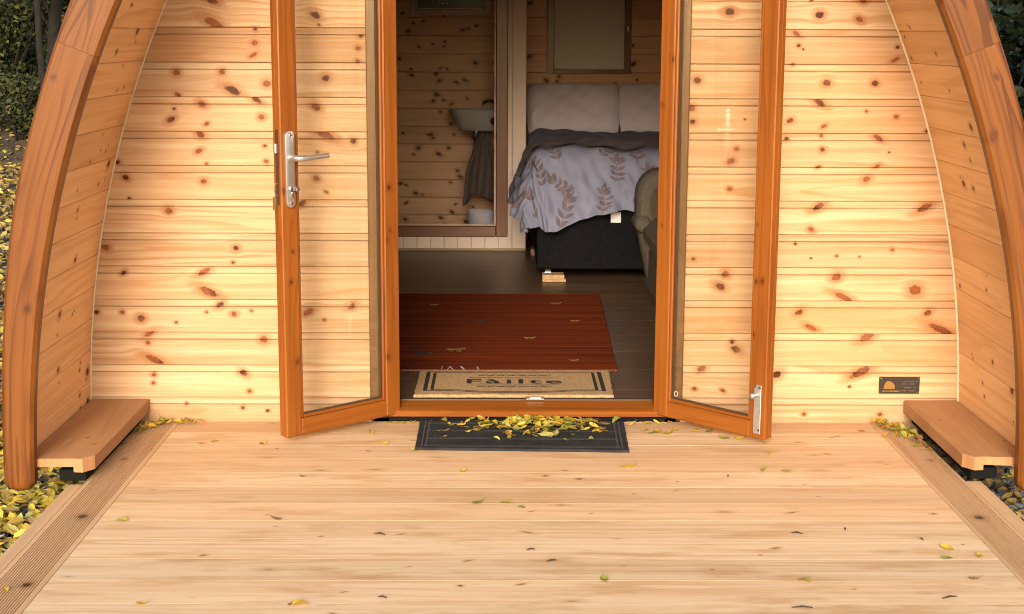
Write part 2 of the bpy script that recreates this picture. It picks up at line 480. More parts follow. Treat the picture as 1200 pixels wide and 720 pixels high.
pod = empty('camping_pod', (XC, YF, 0), 'arched wooden glamping pod of pale knotty pine with open glazed double doors', 'cabin')

KN = [(-1.086,1.548,0.0295,1.0),(-1.091,1.632,0.023,1.0),(-0.929,1.522,0.0082,0.0),(-0.932,1.473,0.0131,0.0),(-0.938,1.428,0.0131,-1.0),(-1.231,1.36,0.0148,0.0),(-1.059,1.363,0.0131,0.0),(-1.02,1.295,0.0263,1.0),(-1.229,1.278,0.0115,0.3),(-0.89,1.321,0.0164,0.0),(-1.139,1.242,0.0148,0.5),(-1.245,1.225,0.0066,0.0),(-1.259,1.184,0.0164,-0.6),(-1.123,1.168,0.0098,-0.5),(-0.932,1.258,0.0164,1.0),(-0.913,1.194,0.0131,0.0),(-1.15,1.127,0.0164,0.5),(-1.156,1.065,0.0131,-0.5),(-1.128,1.016,0.0066,0.0),(-0.903,1.085,0.0082,0.0),(-0.9,1.026,0.0098,0.0),(-1.142,0.948,0.0131,0.0),(-1.469,1.021,0.0115,0.0),(-1.44,0.962,0.0138,0.3),(-1.43,0.882,0.0066,0.0),(-1.28,0.834,0.0164,0.0),(-1.53,0.692,0.0164,0.3),(-1.025,0.69,0.0131,0.0),(-1.038,0.633,0.0076,0.0),(-1.465,0.591,0.0115,-0.4),(-1.153,0.595,0.0197,-1.2),(-1.137,0.518,0.0295,1.2),(-1.094,0.465,0.0148,-0.5),(-1.041,0.43,0.0131,0.0),(-1.147,0.437,0.0066,0.0),(-0.972,0.443,0.0066,0.0),(-1.403,0.412,0.0164,0.0),(-1.476,0.436,0.0098,0.0),(-1.576,0.436,0.0115,0.0),(-1.267,0.396,0.0066,0.0),(-1.375,0.348,0.0164,-1.0),(-1.381,0.315,0.0098,0.0),(-1.359,0.248,0.0263,1.4),(-0.928,0.328,0.0164,0.0),(-1.363,0.186,0.0098,0.0),(-1.366,0.153,0.0082,0.0),(-1.01,0.194,0.0164,0.5),(-0.988,0.121,0.0098,0.0),(-1.239,0.069,0.0066,0.0),(-1.017,0.053,0.0082,0.0),(-0.919,0.042,0.0082,0.0),(-0.7,1.577,0.0197,0.4),(-0.688,1.542,0.0066,0.0),(-0.53,1.5,0.0098,0.0),(-0.539,1.455,0.0115,0.0),(-0.543,1.406,0.0098,0.0),(-0.666,1.342,0.0164,0.0),(-0.705,1.233,0.0181,0.5),(-0.676,1.128,0.0295,1.6),(-0.565,1.103,0.0131,0.0),(-0.702,1.061,0.0066,0.0),(-0.708,0.961,0.0131,0.3),(-0.672,0.909,0.0082,0.5),(-0.767,0.862,0.0164,-0.7),(-0.75,0.439,0.0197,-0.6),(-0.582,0.461,0.0148,-0.5),(-0.688,0.407,0.0066,0.0),(1.203,1.585,0.0181,0.0),(1.355,1.569,0.0148,0.4),(1.367,1.638,0.0131,0.0),(1.17,1.638,0.0066,0.0),(1.119,1.514,0.0131,0.7),(1.129,1.471,0.0082,0.0),(1.146,1.457,0.0049,0.0),(1.109,1.399,0.0082,0.0),(1.504,1.466,0.0082,0.0),(1.498,1.419,0.0131,-1.0),(1.241,1.331,0.0164,0.0),(1.425,1.331,0.0148,0.0),(1.218,1.254,0.0197,1.0),(1.107,1.188,0.0131,-0.3),(1.236,1.167,0.0115,-0.7),(1.397,1.224,0.0066,0.0),(1.513,1.204,0.0098,0.0),(1.635,1.151,0.0098,-0.4),(1.23,1.129,0.0082,0.0),(1.448,1.121,0.0164,1.0),(1.095,1.118,0.0098,0.0),(1.234,1.078,0.0115,0.0),(1.492,1.068,0.0049,0.0),(1.447,1.013,0.0115,-0.7),(1.222,1.01,0.0098,-0.5),(1.409,0.965,0.0148,-0.4),(1.229,0.856,0.0197,-1.0),(1.203,0.769,0.0131,0.3),(1.639,0.853,0.023,-1.2),(1.144,0.713,0.0066,0.0),(1.207,0.656,0.0049,0.0),(1.307,0.665,0.0066,0.0),(1.396,0.663,0.0049,0.0),(1.522,0.69,0.0082,0.0),(1.31,0.581,0.0197,-0.3),(1.34,0.503,0.0263,1.5),(1.619,0.531,0.0263,0.0),(1.169,0.442,0.0164,-0.5),(1.218,0.381,0.0197,1.2),(1.674,0.441,0.0164,-0.5),(1.728,0.375,0.0328,1.6),(1.444,0.344,0.0263,-1.0),(1.421,0.2,0.0295,-1.4),(1.38,0.144,0.0066,0.0),(1.091,0.191,0.0197,-0.5),(1.506,0.031,0.0098,0.0),(1.204,0.032,0.0098,0.0),(0.863,1.596,0.0197,0.0),(0.747,1.339,0.0164,0.0),(0.729,1.234,0.0148,0.0),(0.733,1.182,0.0131,0.0),(0.933,1.192,0.0049,0.0),(0.905,1.079,0.0098,0.0),(0.884,1.032,0.0164,-0.4),(0.883,0.924,0.0115,0.0),(0.75,0.652,0.0082,0.0),(0.877,0.591,0.0164,0.0),(0.858,0.543,0.0197,0.5),(0.91,0.322,0.0098,0.0),(0.926,0.294,0.0197,0.5),(0.795,0.213,0.0164,-0.6),(0.767,0.134,0.0098,0.0),(0.879,0.127,0.0098,0.5)]
# ---- front wall: horizontal planks, each its own object
wall_mb = MB()
def wall_prism(x0f, x1f, z0, z1, n=14):
    rs = []
    for i in range(n + 1):
        z = z0 + (z1 - z0) * i / n
        a, b = x0f(z), x1f(z)
        rs.append([(a, 5.756, z), (b, 5.756, z), (b, 5.80, z), (a, 5.80, z)])
    wall_mb.rings(rs)
wall_prism(lambda z: XC - hw(z), lambda z: -.50, -.06, 1.98)
wall_prism(lambda z: .70, lambda z: XC + hw(z), -.06, 1.98)
wall_prism(lambda z: XC - hw(z) - .001, lambda z: XC + hw(z) + .001, 1.983, ZTOP - .01)
front = build('front_wall', wall_mb, M['board_dark'], pod)
PITCH, Z0 = .1305, .095
def clad(n, xl, xr, parent, knots, mat, y0=YF):
    zb = Z0 + PITCH * n
    lo = max(zb, -.035)
    prof = [(.004, 0), (0, .0030), (0, .1005), (.0012, .1018), (.0090, .1030), (.0090, .1045), (.0016, .1062), (.0105, .1300), (.0125, .1345), (.0155, .1345), (.0155, 0)]
    ra, rb, uv = [], [], []
    L, Rr = [], []
    for dy, dz in prof:
        z = zb + dz
        z = max(z, lo)
        L.append((xl(z), y0 + dy, z)); Rr.append((xr(z), y0 + dy, z))
    uvs = [(p[0], p[2] - dy * .3) for p, (dy, dz) in zip(L, prof)] + [(p[0], p[2] - dy * .3) for p, (dy, dz) in zip(Rr, prof)]
    mb = MB().rings([L, Rr], uvs=uvs)
    return build('plank', mb, mat, parent, knots=knots)
def kn_for(n, a, b):
    zb = Z0 + PITCH * n
    out = [(k[0], k[1], k[2], k[3]) for k in KN if a <= k[0] <= b and zb - .01 <= k[1] < zb + PITCH + .008]
    return sorted(out, key=lambda k: -k[2])[:12]
def rnd_knots(x0, x1, z0, z1, n, r=(.004, .012), sl=.8):
    return [(random.uniform(x0, x1), random.uniform(z0, z1), random.uniform(*r), random.uniform(-sl, sl)) for _ in range(n)]
for n in range(-1, 20):
    zb = Z0 + PITCH * n
    if zb + PITCH < 1.985:
        clad(n, lambda z: XC - hw(z) + .003, lambda z: -.508, front, kn_for(n, -1.8, -.5), M['pine'])
        clad(n, lambda z: .713, lambda z: XC + hw(z) - .003, front, kn_for(n, .7, 1.9), M['pine'])
    elif zb + .14 < ZTOP:
        clad(n, lambda z: XC - hw(z) + .003, lambda z: XC + hw(z) - .003, front, rnd_knots(-1.2, 1.4, zb, zb + .13, 8, (.008, .02)), M['pine'])
# cream sealant bead where wall meets eave
for sg in (-1, 1):
    mb, rs = MB(), []
    for i in range(40):
        s = .085 + (SEND - .1) * i / 39
        a, b = arc(s, -.0005), arc(s, -.0045 if sg < 0 else -.0065)
        rs.append([(XC + sg * a[0], YF - .007, a[1]), (XC + sg * b[0], YF - .003, b[1]), (XC + sg * b[0], YF + .006, b[1]), (XC + sg * a[0], YF + .006, a[1])])
    build('sealant_bead', mb.rings(rs), M['cream'], front)

# ---- eave lining: boards that run from the wall out to the arch beam
lin_mb = MB()
rs = []
for i in range(61):
    s = .03 + (2 * SEND - .06) * i / 60
    if s <= SEND: x, z, th = arc(s, .0165); x2, z2, _ = arc(s, .024); g = -1
    else: x, z, th = arc(2 * SEND - s, .0165); x2, z2, _ = arc(2 * SEND - s, .024); g = 1
    rs.append([(XC + g * x, 4.899, z), (XC + g * x2, 4.899, z2), (XC + g * x2, 5.79, z2), (XC + g * x, 5.79, z)])
eave = build('eave_lining', lin_mb.rings(rs), M['board_dark'], pod)
for sg in (-1, 1):
    s = .03
    k = 0
    while s < SEND - .05:
        wd = .128
        pa, pb = arc(s + .0006), arc(s + wd - .0006)
        A = Vector((XC + sg * pa[0], 0, pa[1])); B = Vector((XC + sg * pb[0], 0, pb[1]))
        t = (B - A).normalized()
        nn = Vector((sg * t.z * (1 if sg > 0 else -1) * sg, 0, -t.x * sg)) if False else Vector((sg * math.cos((pa[2] + pb[2]) / 2), 0, math.sin((pa[2] + pb[2]) / 2)))
        L = (B - A).length
        def T(p, A=A, t=t, nn=nn):
            q = A + t * p[1] + nn * p[2]
            return (q.x, p[0], q.z)
        mb = MB().box(4.8975, 5.737, 0, L, 0, .015, T=T, c=.0022)
        cl = random.uniform(5.0, 5.6)
        kn = []
        for j in range(random.randint(1, 3)):
            kx = random.uniform(4.95, 5.7); kw = random.random()
            kn.append((kx, random.uniform(.01, .12), .006 + .016 * kw * kw, random.uniform(-.25, .25)))
            if random.random() < .5: kn.append((kx + random.uniform(-.03, .03), random.uniform(.0, .12), random.uniform(.004, .009), random.uniform(-.5, .5)))
        build('plank', mb, M['eave'], eave, knots=kn)
        s += wd
        k += 1

# ---- big curved arch beams of stained timber (two lengths to each side)
BX = .088
def bw(z):
    t = [(0, .102), (.09, .103), (.27, .106), (.5, .113), (.73, .126), (.95, .136), (1.6, .142), (9, .145)]
    for (a, p), (b, q) in zip(t, t[1:]):
        if z <= b: return p + (q - p) * max(0, (z - a)) / (b - a)
    return .15
def beam(sg, s0, s1, n, foot, knots):
    rs, uvs = [], []
    for i in range(n + 1):
        s = s0 + (s1 - s0) * i / n
        x, z, th = arc(s, -.063)
        wd, c, sh = bw(z), .011, 0
        if foot and i < 5:
            f = [(.034), (.016), (.006), (.001), 0][i]
            sh = f
        p0, p1 = 0 + sh, wd - sh
        y0, y1 = 4.845 + sh * .3, 4.892
        prof = [(p0, y0 + c), (p0 + c, y0), (p1 - c, y0), (p1, y0 + c), (p1, y1), (p0, y1)]
        rs.append([(BX + sg * (x + q * math.cos(th)), yy, z + q * math.sin(th)) for q, yy in prof])
        uvs += [(s, q + (yy - y0)) for q, yy in prof]
    return build('arch_beam', MB().rings(rs, uvs=uvs), M['beam'], pod, knots=knots, auto=35)
def foot_s(n, a, b):                        # (helper kept short: the foot rings sit close together)
    return a, b
for sg in (-1, 1):
    sj = 1.49 if sg < 0 else 1.50
    ss0 = -.012
    BX = .085 if sg < 0 else .100
    rs, uvs = [], []
    knl = [(.62, .04, .011, .2), (1.38, .11, .008, .3)] if sg < 0 else [(1.40, .09, .009, .4), (1.22, .03, .012, -.4)]
    # foot: close rings, then the run
    marks = [ss0, ss0 + .006, ss0 + .016, ss0 + .030, ss0 + .05] + [ss0 + .05 + (sj - ss0 - .05) * i / 24 for i in range(1, 25)]
    for i, s in enumerate(marks):
        x, z, th = arc(s, -.063)
        wd, c = bw(z), .011
        sh = [.030, .015, .006, .001][i] if i < 4 else 0
        p0, p1, y0, y1 = sh, wd - sh, 4.845 + sh * .4, 4.892
        prof = [(p0, y0 + c), (p0 + c, y0), (p1 - c, y0), (p1, y0 + c), (p1, y1), (p0, y1)]
        rs.append([(BX + sg * (x + q * math.cos(th)), yy, z + q * math.sin(th)) for q, yy in prof])
        uvs += [(s, q + (yy - y0)) for q, yy in prof]
    build('arch_beam', MB().rings(rs, uvs=uvs), M['beam'], pod, knots=knl, auto=35)
    beam(sg, sj + .0008, SEND, 26, False, [(1.9, .05, .010, .2)])

# ---- roof shell and closed sides of the pod
shell = MB()
rs = []
for i in range(61):
    s = .03 + (2 * SEND - .06) * i / 60
    q = []
    for off in (.0245, .034):
        if s <= SEND: x, z, _ = arc(s, off); g = -1
        else: x, z, _ = arc(2 * SEND - s, off); g = 1
        q.append((XC + g * x, z))
    (xa, za), (xb, zb) = q
    rs.append([(xa, 4.90, za), (xb, 4.90, zb), (xb, 11.12, zb), (xa, 11.12, za)])
build('roof_shell', shell.rings(rs), M['roof'], pod)
side = MB()
rs = []
for i in range(61):
    s = -.06 + (2 * SEND + .12) * i / 60
    if s <= SEND: x, z, th = arc(s, .0); x2, z2, _ = arc(s, .020); g = -1
    else: x, z, th = arc(2 * SEND - s, .0); x2, z2, _ = arc(2 * SEND - s, .020); g = 1
    rs.append([(XC + g * x, 5.803, z), (XC + g * x2, 5.803, z2), (XC + g * x2, 11.05, z2), (XC + g * x, 11.05, z)])
build('interior_lining', side.rings(rs), M['inner_pine'], pod)

# ---- foot ledges under the eave, on black brackets
for sg, xa, xb, ya in ((-1, -1.607, -1.383, 4.885), (1, 1.597, 1.806, 4.928)):
    mb = MB()
    yb = 5.735
    if sg < 0: edge, innr = xb, xa
    else: edge, innr = xa, xb
    d = 1 if edge > innr else -1
    # plan outline with a clipped front corner on the deck side; thicker nosing along the deck side
    def slab(pts, z0, z1):
        mb.rings([[(x, y, z0) for x, y in pts], [(x, y, z1 - .003) for x, y in pts],
                  [(x + (-.003 * d if abs(x - edge) < .06 else .0), y + (.003 if y < ya + .06 else 0), z1) for x, y in pts]],
                 uvs=[(y, x) for _ in range(3) for x, y in pts])
    slab([(edge, yb), (edge, ya + .045), (edge - d * .03, ya), (edge - d * .062, ya + .004), (edge - d * .062, yb)], .043, .09)
    slab([(edge - d * .0625, yb), (edge - d * .0625, ya + .006), (innr, ya - .01 if sg > 0 else ya), (innr, yb)], .061, .0898)
    lg = build('foot_ledge', mb, M['ledge'], pod, knots=rnd_knots(ya, yb, xa, xb, 2, (.004, .008)))
    br = MB().box(min(edge - d * .03, edge - d * .12), max(edge - d * .03, edge - d * .12), ya + .035, yb - .02, .004, .0425)
    build('bracket', br, M['black'], lg)

# ------------------------------------------------------------------ door frame, sill
fr = MB()
fr.box(-.512, -.418, 5.722, 5.86, .066, 1.96, c=.004, ax=2)
fr.box(.630, .718, 5.722, 5.86, .066, 1.96, c=.004, ax=2)
fr.box(-.512, .718, 5.722, 5.86, 1.962, 2.05, c=.004, ax=0)
dframe = build('door_frame', fr, M['post'], pod)
sl = MB()
prof = [(5.728, .022), (5.726, .043), (5.735, .0465), (5.80, .060), (5.815, .063), (5.86, .063), (5.86, .022)]
sl.rings([[(-.49, y, z) for y, z in prof], [(.70, y, z) for y, z in prof]], uvs=[(x, y + z) for x in (-.49, .70) for y, z in prof])
sill = build('door_sill', sl, M['stained'], pod)
build('sill_track', MB().box(-.40, .61, 5.83, 5.842, .0632, .068).box(-.40, .61, 5.848, 5.856, .0632, .0665), M['bronze'], sill)
build('strike_plate', MB().box(.105, .175, 5.818, 5.852, .0690, .0735, c=.001).box(.118, .162, 5.826, 5.844, .0736, .0750), M['zinc'], sill)
build('sill_gap_shade', MB().box(-.44, .655, 5.745, 5.84, -.002, .0215), M['black'], sill)  # black strip stands in for the shade in the gap under the sill

# ------------------------------------------------------------------ the two open door leaves
def door(H, Fp, lbl, left):
    H, Fp = Vector((*H, 0)), Vector((*Fp, 0))
    u = (Fp - H).normalized()
    W = (Fp - H).length
    back = Vector((-u.y, u.x, 0)) if left else Vector((u.y, -u.x, 0))
    if back.y < 0: back = -back
    def T(p):                                # p = (along from hinge, back from visible face, height)
        q = H + u * p[0] + back * p[1]
        return (q.x, q.y, p[2])
    ZB, ZT, TH, ST = .030, 1.945, .052, .070
    d = empty('door', ((H.x + Fp.x) / 2, (H.y + Fp.y) / 2, ZB), parent=pod)
    build('rail', MB().box(ST, W - ST, .0005, TH - .0005, ZB, ZB + .064, T=T, c=.003), M['stained'], d)
    build('rail', MB().box(ST, W - ST, .0005, TH - .0005, ZT - .07, ZT, T=T, c=.003), M['stained'], d)
    d['label'] = lbl
    build('stile', MB().box(0, ST, 0, TH, ZB, ZT, T=T, c=.004, ax=2), M['stained'], d, knots=rnd_knots(.2, 1.6, 0, .07, 4, (.006, .014), .3))
    st = MB().box(W - ST, W, 0, TH * .55, ZB, ZT, T=T, c=.004, ax=2)
    st.box(W - ST, W - .004, TH * .55 + .0005, TH, ZB, ZT, T=T, c=.003, ax=2)
    build('stile', st, M['stained'], d, knots=rnd_knots(.2, 1.6, W - .07, W, 4, (.006, .014), .3))
    bd, B, ga = MB(), .012, .0025
    zi0, zi1 = ZB + .064, ZT - .07
    bd.box(ST + ga * 0, ST + B, .005, .017, zi0, zi1, T=T, c=.003, ax=2).box(W - ST - B, W - ST, .005, .017, zi0, zi1, T=T, c=.003, ax=2)
    bd.box(ST + B, W - ST - B, .0055, .0165, zi0, zi0 + B, T=T, c=.003).box(ST + B, W - ST - B, .0055, .0165, zi1 - B, zi1, T=T, c=.003)
    build('glazing_bead', bd, M['stained'], d)
    gk, e = MB(), .0045
    for x0, x1, z0, z1 in ((ST, ST + B + e, zi0, zi1), (W - ST - B - e, W - ST, zi0, zi1), (ST + B + e, W - ST - B - e, zi0, zi0 + B + e), (ST + B + e, W - ST - B - e, zi1 - B - e, zi1)):
        gk.box(x0, x1, .0175, .029, z0, z1, T=T)
    build('glazing_gasket', gk, M['gasket'], d)
    build('glass_pane', MB().box(ST + B + e + .0005, W - ST - B - e - .0005,   .0205, .0255, zi0 + B + e + .0005, zi1 - B - e - .0005, T=T), M['glass'], d)
    return d, T, W
dl, TL, WL = door((-.394, 5.745), (-.789, 5.368), 'left-hand door leaf with lever handle', True)
dr, TR, WR = door((.605, 5.745), (.978, 5.350), 'right-hand door leaf with shoot bolt', False)
# lever handle on the left leaf (plate, lever, cylinder)
def rounded_plate(x0, x1, z0, z1, t0, t1, T, n=8):
    r = (x1 - x0) / 2
    cx = (x0 + x1) / 2
    out = [(cx + r * math.cos(math.pi * k / n), z1 - r + r * math.sin(math.pi * k / n)) for k in range(n + 1)]
    out += [(cx - r * math.cos(math.pi * k / n), z0 + r - r * math.sin(math.pi * k / n)) for k in range(n + 1)]
    def ring(sc, t): return [T((cx + (x - cx) * sc, t, (z0 + z1) / 2 + (z - (z0 + z1) / 2) * (1 - (1 - sc) * .25))) for x, z in out]
    return MB().rings([ring(1, t1), ring(1, t0 + .002), ring(.86, t0)])
hx = WL - .036
hp = build('door_handle', rounded_plate(hx - .0205, hx + .0205, .888, 1.165, -.011, 0.0, TL), M['steel'], dl, auto=35)
lv = MB()
pth = [(hx, -.010, 1.068), (hx, -.035, 1.068), (hx - .004, -.048, 1.068), (hx - .016, -.055, 1.068), (hx - .05, -.056, 1.069), (hx - .10, -.054, 1.071), (hx - .138, -.052, 1.073)]
lv.tube([TL(p) for p in pth], [.0125, .0115, .0115, .0115, .0105, .0098, .0095], 10)
lvo = build('lever', lv, M['steel'], hp, auto=50)
cy = MB().tube([TL((hx, -.010, .955)), TL((hx, -.020, .955))], .011, 12)
cy.box(hx - .0052, hx + .0052, -.0195, -.010, .925, .955, T=TL, c=.002)
build('lock_cylinder', cy, M['chrome'], hp, auto=40)
tn = MB().box(hx - .024, hx - .006, -.034, -.0205, .948, .964, T=TL, c=.004)
build('thumb_turn', tn, M['chrome'], hp)
sc = MB()
for z in (.904, 1.149): sc.tube([TL((hx, -.0105, z)), TL((hx, -.0135, z))], .005, 10)
build('screw', sc, M['chrome'], hp)
lk = MB().box(WL, WL + .0025, .012, .030, .90, 1.17, T=TL)
lp = build('lock_plate', lk, M['bronze'], dl)
build('latch_bolt', MB().box(WL + .0026, WL + .014, .013, .028, 1.085, 1.12, T=TL, c=.002), M['zinc'], lp)
build('keep_tab', MB().box(WL + .0026, WL + .006, .030, .047, .878, .925, T=TL), plain('brass', (.45, .33, .13), .4, metal=.8), lp)
rg = MB()
rr = [[TL((WL + .006 + .012 * (1 - math.cos(a)) * .9, .02, .965 + .022 * math.sin(a))) for a in (0,)] for _ in range(1)]
rg.tube([TL((WL + .004 + .016 * math.sin(a), .020, .955 + .022 * math.cos(a))) for a in [math.pi * k / 10 for k in range(11)]], .0016, 5)
build('key_ring', rg, M['zinc'], lp)
# shoot bolt on the right leaf
bx = WR - .030
bp_ = MB().box(bx - .020, bx + .012, -.004, 0, .050, .225, T=TR, c=.0015).box(bx - .012, bx + .012, -.0042, 0, .2252, .238, T=TR, c=.0015)
bo = build('shoot_bolt', bp_, M['zinc'], dr)
kb = MB().tube([TR((bx - .012, -.004, .196)), TR((bx - .014, -.016, .196)), TR((bx - .015, -.018, .196)), TR((bx - .015, -.026, .196)), TR((bx - .015, -.030, .196))], [.005, .005, .011, .012, .007], 12)
build('bolt_knob', kb, M['steel'], bo, auto=60)
sc = MB()
for z in (.066, .228): sc.tube([TR((bx + .006, -.004, z)), TR((bx + .006, -.0065, z))], .0042, 8)
build('screw', sc, M['bronze'], bo)
# glass maker's ring etched in the corner of the right pane
gmk = MB()
gr = [[TR((.070 + .012 + .018 + r_ * math.cos(a), .0196 + t_, ZG + r_ * math.sin(a))) for r_, t_ in ((.0085, 0), (.0105, 0), (.0105, .0005), (.0085, .0005))] for a in [2 * math.pi * k / 20 for k in range(20)] for ZG in (.030 + .064 + .012 + .020,)]
gmk.rings(gr, loop=True)
build('glass_stamp', gmk, M['white_mark'], dr)
# ------------------------------------------------------------------ plaque
pq = empty('plaque', (1.576, YF - .006, .151), 'small dark metal plaque with gold emblem screwed low on the pine wall', 'plaque')
pz = YF - .0065
build('backplate', MB().box(1.496, 1.656, pz, YF - .0005, .117, .185, c=.001), M['plaque'], pq)
em = []
for k in range(15):
    a = math.pi * k / 14
    em.append((1.535 + .022 * math.cos(a) * (1 + .12 * math.sin(2 * a)), .136 + .032 * math.sin(a) ** .8 * (1.0 - .12 * math.cos(a))))
build('emblem', MB().rings([[(x, pz - .0012, z) for x, z in em], [(x, pz, z) for x, z in em]]), M['gold'], pq)
lt = MB()
def dashes(x0, x1, z, h, dens=.8):
    x = x0
    while x < x1 - .002:
        wd = random.uniform(.002, .0045)
        if random.random() < dens: lt.box(x, min(x + wd, x1), pz - .0008, pz, z - h / 2 * random.uniform(.7, 1), z + h / 2 * random.uniform(.7, 1))
        x += wd + .0012
dashes(1.509, 1.577, .1275, .0058, 1)
build('lettering', lt, M['gold'], pq)
lt = MB()
for z, a, b in ((.167, 1.582, 1.648), (.1565, 1.586, 1.605), (.1565, 1.613, 1.640), (.141, 1.586, 1.642), (.129, 1.584, 1.642)): dashes(a, b, z, .0038, .85)
build('lettering', lt, M['gold_dim'], pq)
for x, z in ((1.503, .179), (1.649, .179), (1.502, .123), (1.648, .123)):
    build('screw', MB().tube([(x, pz - .0001, z), (x, pz - .003, z)], [.0042, .003], 8), M['chrome'], pq)

# ------------------------------------------------------------------ deck
deck = build('deck', MB().box(-1.40, 1.60, 2.45, 5.73, -.13, -.029), M['board_dark'])
tag(deck, 'pale softwood deck in front of the pod', None, kind='structure')
jm = MB()
ys = [4.862 + .175 * k for k in range(-14, 6)]
for i, y0 in enumerate(ys):
    y1 = min(y0 + .175, 5.722)
    if y1 - y0 < .02: continue
    kn = [(random.uniform(-1.2, 1.4), random.uniform(y0 + .015, y1 - .015), random.uniform(.004, .012), random.uniform(-1.6, 1.6)) for _ in range(4)]
    ya_, yb_, zt = y0 + .0011, y1 - .0011, random.uniform(-.0002, .0002)
    pr = [(ya_, -.028), (ya_, zt), (yb_, zt), (yb_, -.028)]
    jm.box(-1.26, 1.463, y1 - .0010, y1 + .0010, -.02, -.0006)
    mb = MB().rings([[(x, p, q) for p, q in pr] for x in (-1.2615, 1.4645)], uvs=[(x, p + q * .2) for x in (-1.2615, 1.4645) for p, q in pr])
    o = build('plank', mb, M['deck'], deck, knots=kn)
    o['brown_tone'] = [.0, .05, .0, .1, .0, .12, .05, .2, .05, .18, .1, .25, .12, .3, .2, .35, .42, .3, .5, .45][i]  # hand-set brown mix per plank, mostly stronger towards the wall
build('joint_dirt', jm, M['joint'], deck, kind='stuff')
# last narrow strip against the wall
build('plank', MB().box(-1.2615, 1.4645, 5.7235 + .001, 5.7385, -.028, -.001, c=.002), M['deck'], deck)
def ribbed(xa, xb, lip_in, name='ribbed_board'):
    """decking board with fine ridges that run along it, a flat lip on the deck side"""
    mb = MB()
    d = 1 if xb > xa else -1
    wd = abs(xb - xa)
    prof = [(0, -.028), (0, -.001), (.0015, .0005), (lip_in, .0005)]
    x = lip_in
    while x < wd - .016:
        prof += [(x + .0012, -.003), (x + .0036, -.003), (x + .0048, .0005), (x + .0081, .0005)]
        x += .0081
    prof += [(wd - .002, .0005), (wd, -.0015), (wd, -.028)]
    A = [(xa + d * p, 2.45, z) for p, z in prof]
    B = [(xa + d * p, 5.733, z) for p, z in prof]
    mb.rings([A, B], uvs=[(y, p + z) for y in (2.45, 5.733) for p, z in prof])
    k = [(4.55, .06, .02, .0), (3.95, .05, .018, .0), (5.2, .09, .012, 0)]
    return build(name, mb, M['ribbed'], deck, knots=k)
ribbed(-1.2635, -1.416, .018)
ribbed(1.4665, 1.605, .014)
build('fascia_board', MB().box(-1.468, -1.4185, 2.45, 4.90, -.12, -.003, c=.003, ax=1), M['ribbed'], deck)
build('fascia_board', MB().box(1.6075, 1.662, 2.45, 4.955, -.12, -.003, c=.003, ax=1), M['ribbed'], deck)
# ------------------------------------------------------------------ inside the pod: floor, partition, end wall
FZ = .055
fl = build('cabin_floor', MB().box(-1.72, 1.92, 5.862, 11.05, -.02, FZ - .012), M['board_dark'], pod)
y = 5.863
while y < 11.0:
    x = -1.62 - random.uniform(0, .5)
    while x < 1.8:
        L = random.choice((1.1, 1.29, 1.29))
        x0, x1 = max(x, -1.62), min(x + L, 1.8)
        if x1 - x0 > .05:
            build('plank', MB().box(x0 + .0004, x1 - .0004, y + .0004, min(y + .19, 11.02) - .0004, FZ - .0115, FZ, c=.0012), M['laminate'], fl)
        x += L
    y += .19
YP = 10.09
part = build('partition_wall', MB().box(-1.6, -.752, YP + .010, YP + .06, .055, 2.3).box(-.028, .17, YP + .010, YP + .06, .055, 2.3)
             .box(-.7515, -.0285, YP + .010, YP + .06, .055, .223).box(-.7515, -.0285, YP + .010, YP + .06, 1.95, 2.3), M['board_dark'], pod)
for k in range(18):                          # tongue-and-groove boards, upright
    x1 = .170 - k * .0925
    x0 = x1 - .0925
    if x1 < -1.5: break
    segs = [(.057, 2.25)]
    if x0 < -.0285 and x1 > -.7515 and not (x1 > -.03 and x0 > -.06): segs = [(.057, .156), (2.03, 2.25)]
    if x1 > -.0285 > x0: segs = [(.057, .156)]
    for a, b in segs:
        build('plank', MB().box(x0 + .0006, x1 - .0006, YP, YP + .0095, a, b, c=.0035, ax=2), M['white_board'], part)
build('plank', MB().box(.050, .0765, YP - .0003, YP + .0095, .157, 2.25, c=.003, ax=2), M['white_board'], part)
of = MB().box(-.033, .047, YP - .014, YP + .05, .150, 2.03, c=.006, ax=2).box(-.83, -.7475, YP - .014, YP + .05, .150, 2.03, c=.006, ax=2)
of.box(-.747, -.0335, YP - .0135, YP + .05, .150, .225, c=.006).box(-.747, -.0335, YP - .0135, YP + .05, 1.95, 2.03, c=.006)
build('opening_frame', of, M['inner_frame'], part)
ob = MB().box(-.046, -.0335, YP + .004, YP + .030, .2255, 1.949, c=.002, ax=2).box(-.7465, -.047, YP + .004, YP + .030, .2255, .236, c=.002)
build('inner_bead', ob, M['frame_silver'], part)
build('skirting', MB().box(-1.5, .1705, YP - .012, YP - .0005, .0555, .072, c=.003), M['brass_trim'], part)
build('side_wall', MB().box(.120, .1695, YP + .0605, 11.02, .055, 2.4), M['white_board'], part)
# end wall of pine boards
YE = 11.04
end = build('end_wall', MB().box(-1.65, 1.85, YE + .012, YE + .05, .0, 2.5), M['board_dark'], pod)
for n in range(18):
    zb = .055 + .131 * n
    for a, b in ((-1.6, .118), (.172, 1.8)):
        prof = [(.004, .001), (0, .004), (0, .127), (.004, .130), (.011, .130), (.011, .001)]
        mb = MB().rings([[(x, YE + dy, zb + dz) for dy, dz in prof] for x in (a, b)], uvs=[(x, zb + dz) for x in (a, b) for dy, dz in prof])
        build('plank', mb, M['inner_pine'], end, knots=rnd_knots(max(a, -.75), min(b, 1.0), zb + .01, zb + .12, 6, (.009, .019), .9))
win = build('window', MB().box(.386, .896, YE - .012, YE - .004, 1.258, 1.90), M['blind'], pod)
win['label'] = 'small end window covered by a grey blind'
wf = MB().box(.333, .3855, YE - .035, YE - .0005, 1.224, 1.95, c=.004, ax=2).box(.8965, .947, YE - .035, YE - .0005, 1.224, 1.95, c=.004, ax=2)
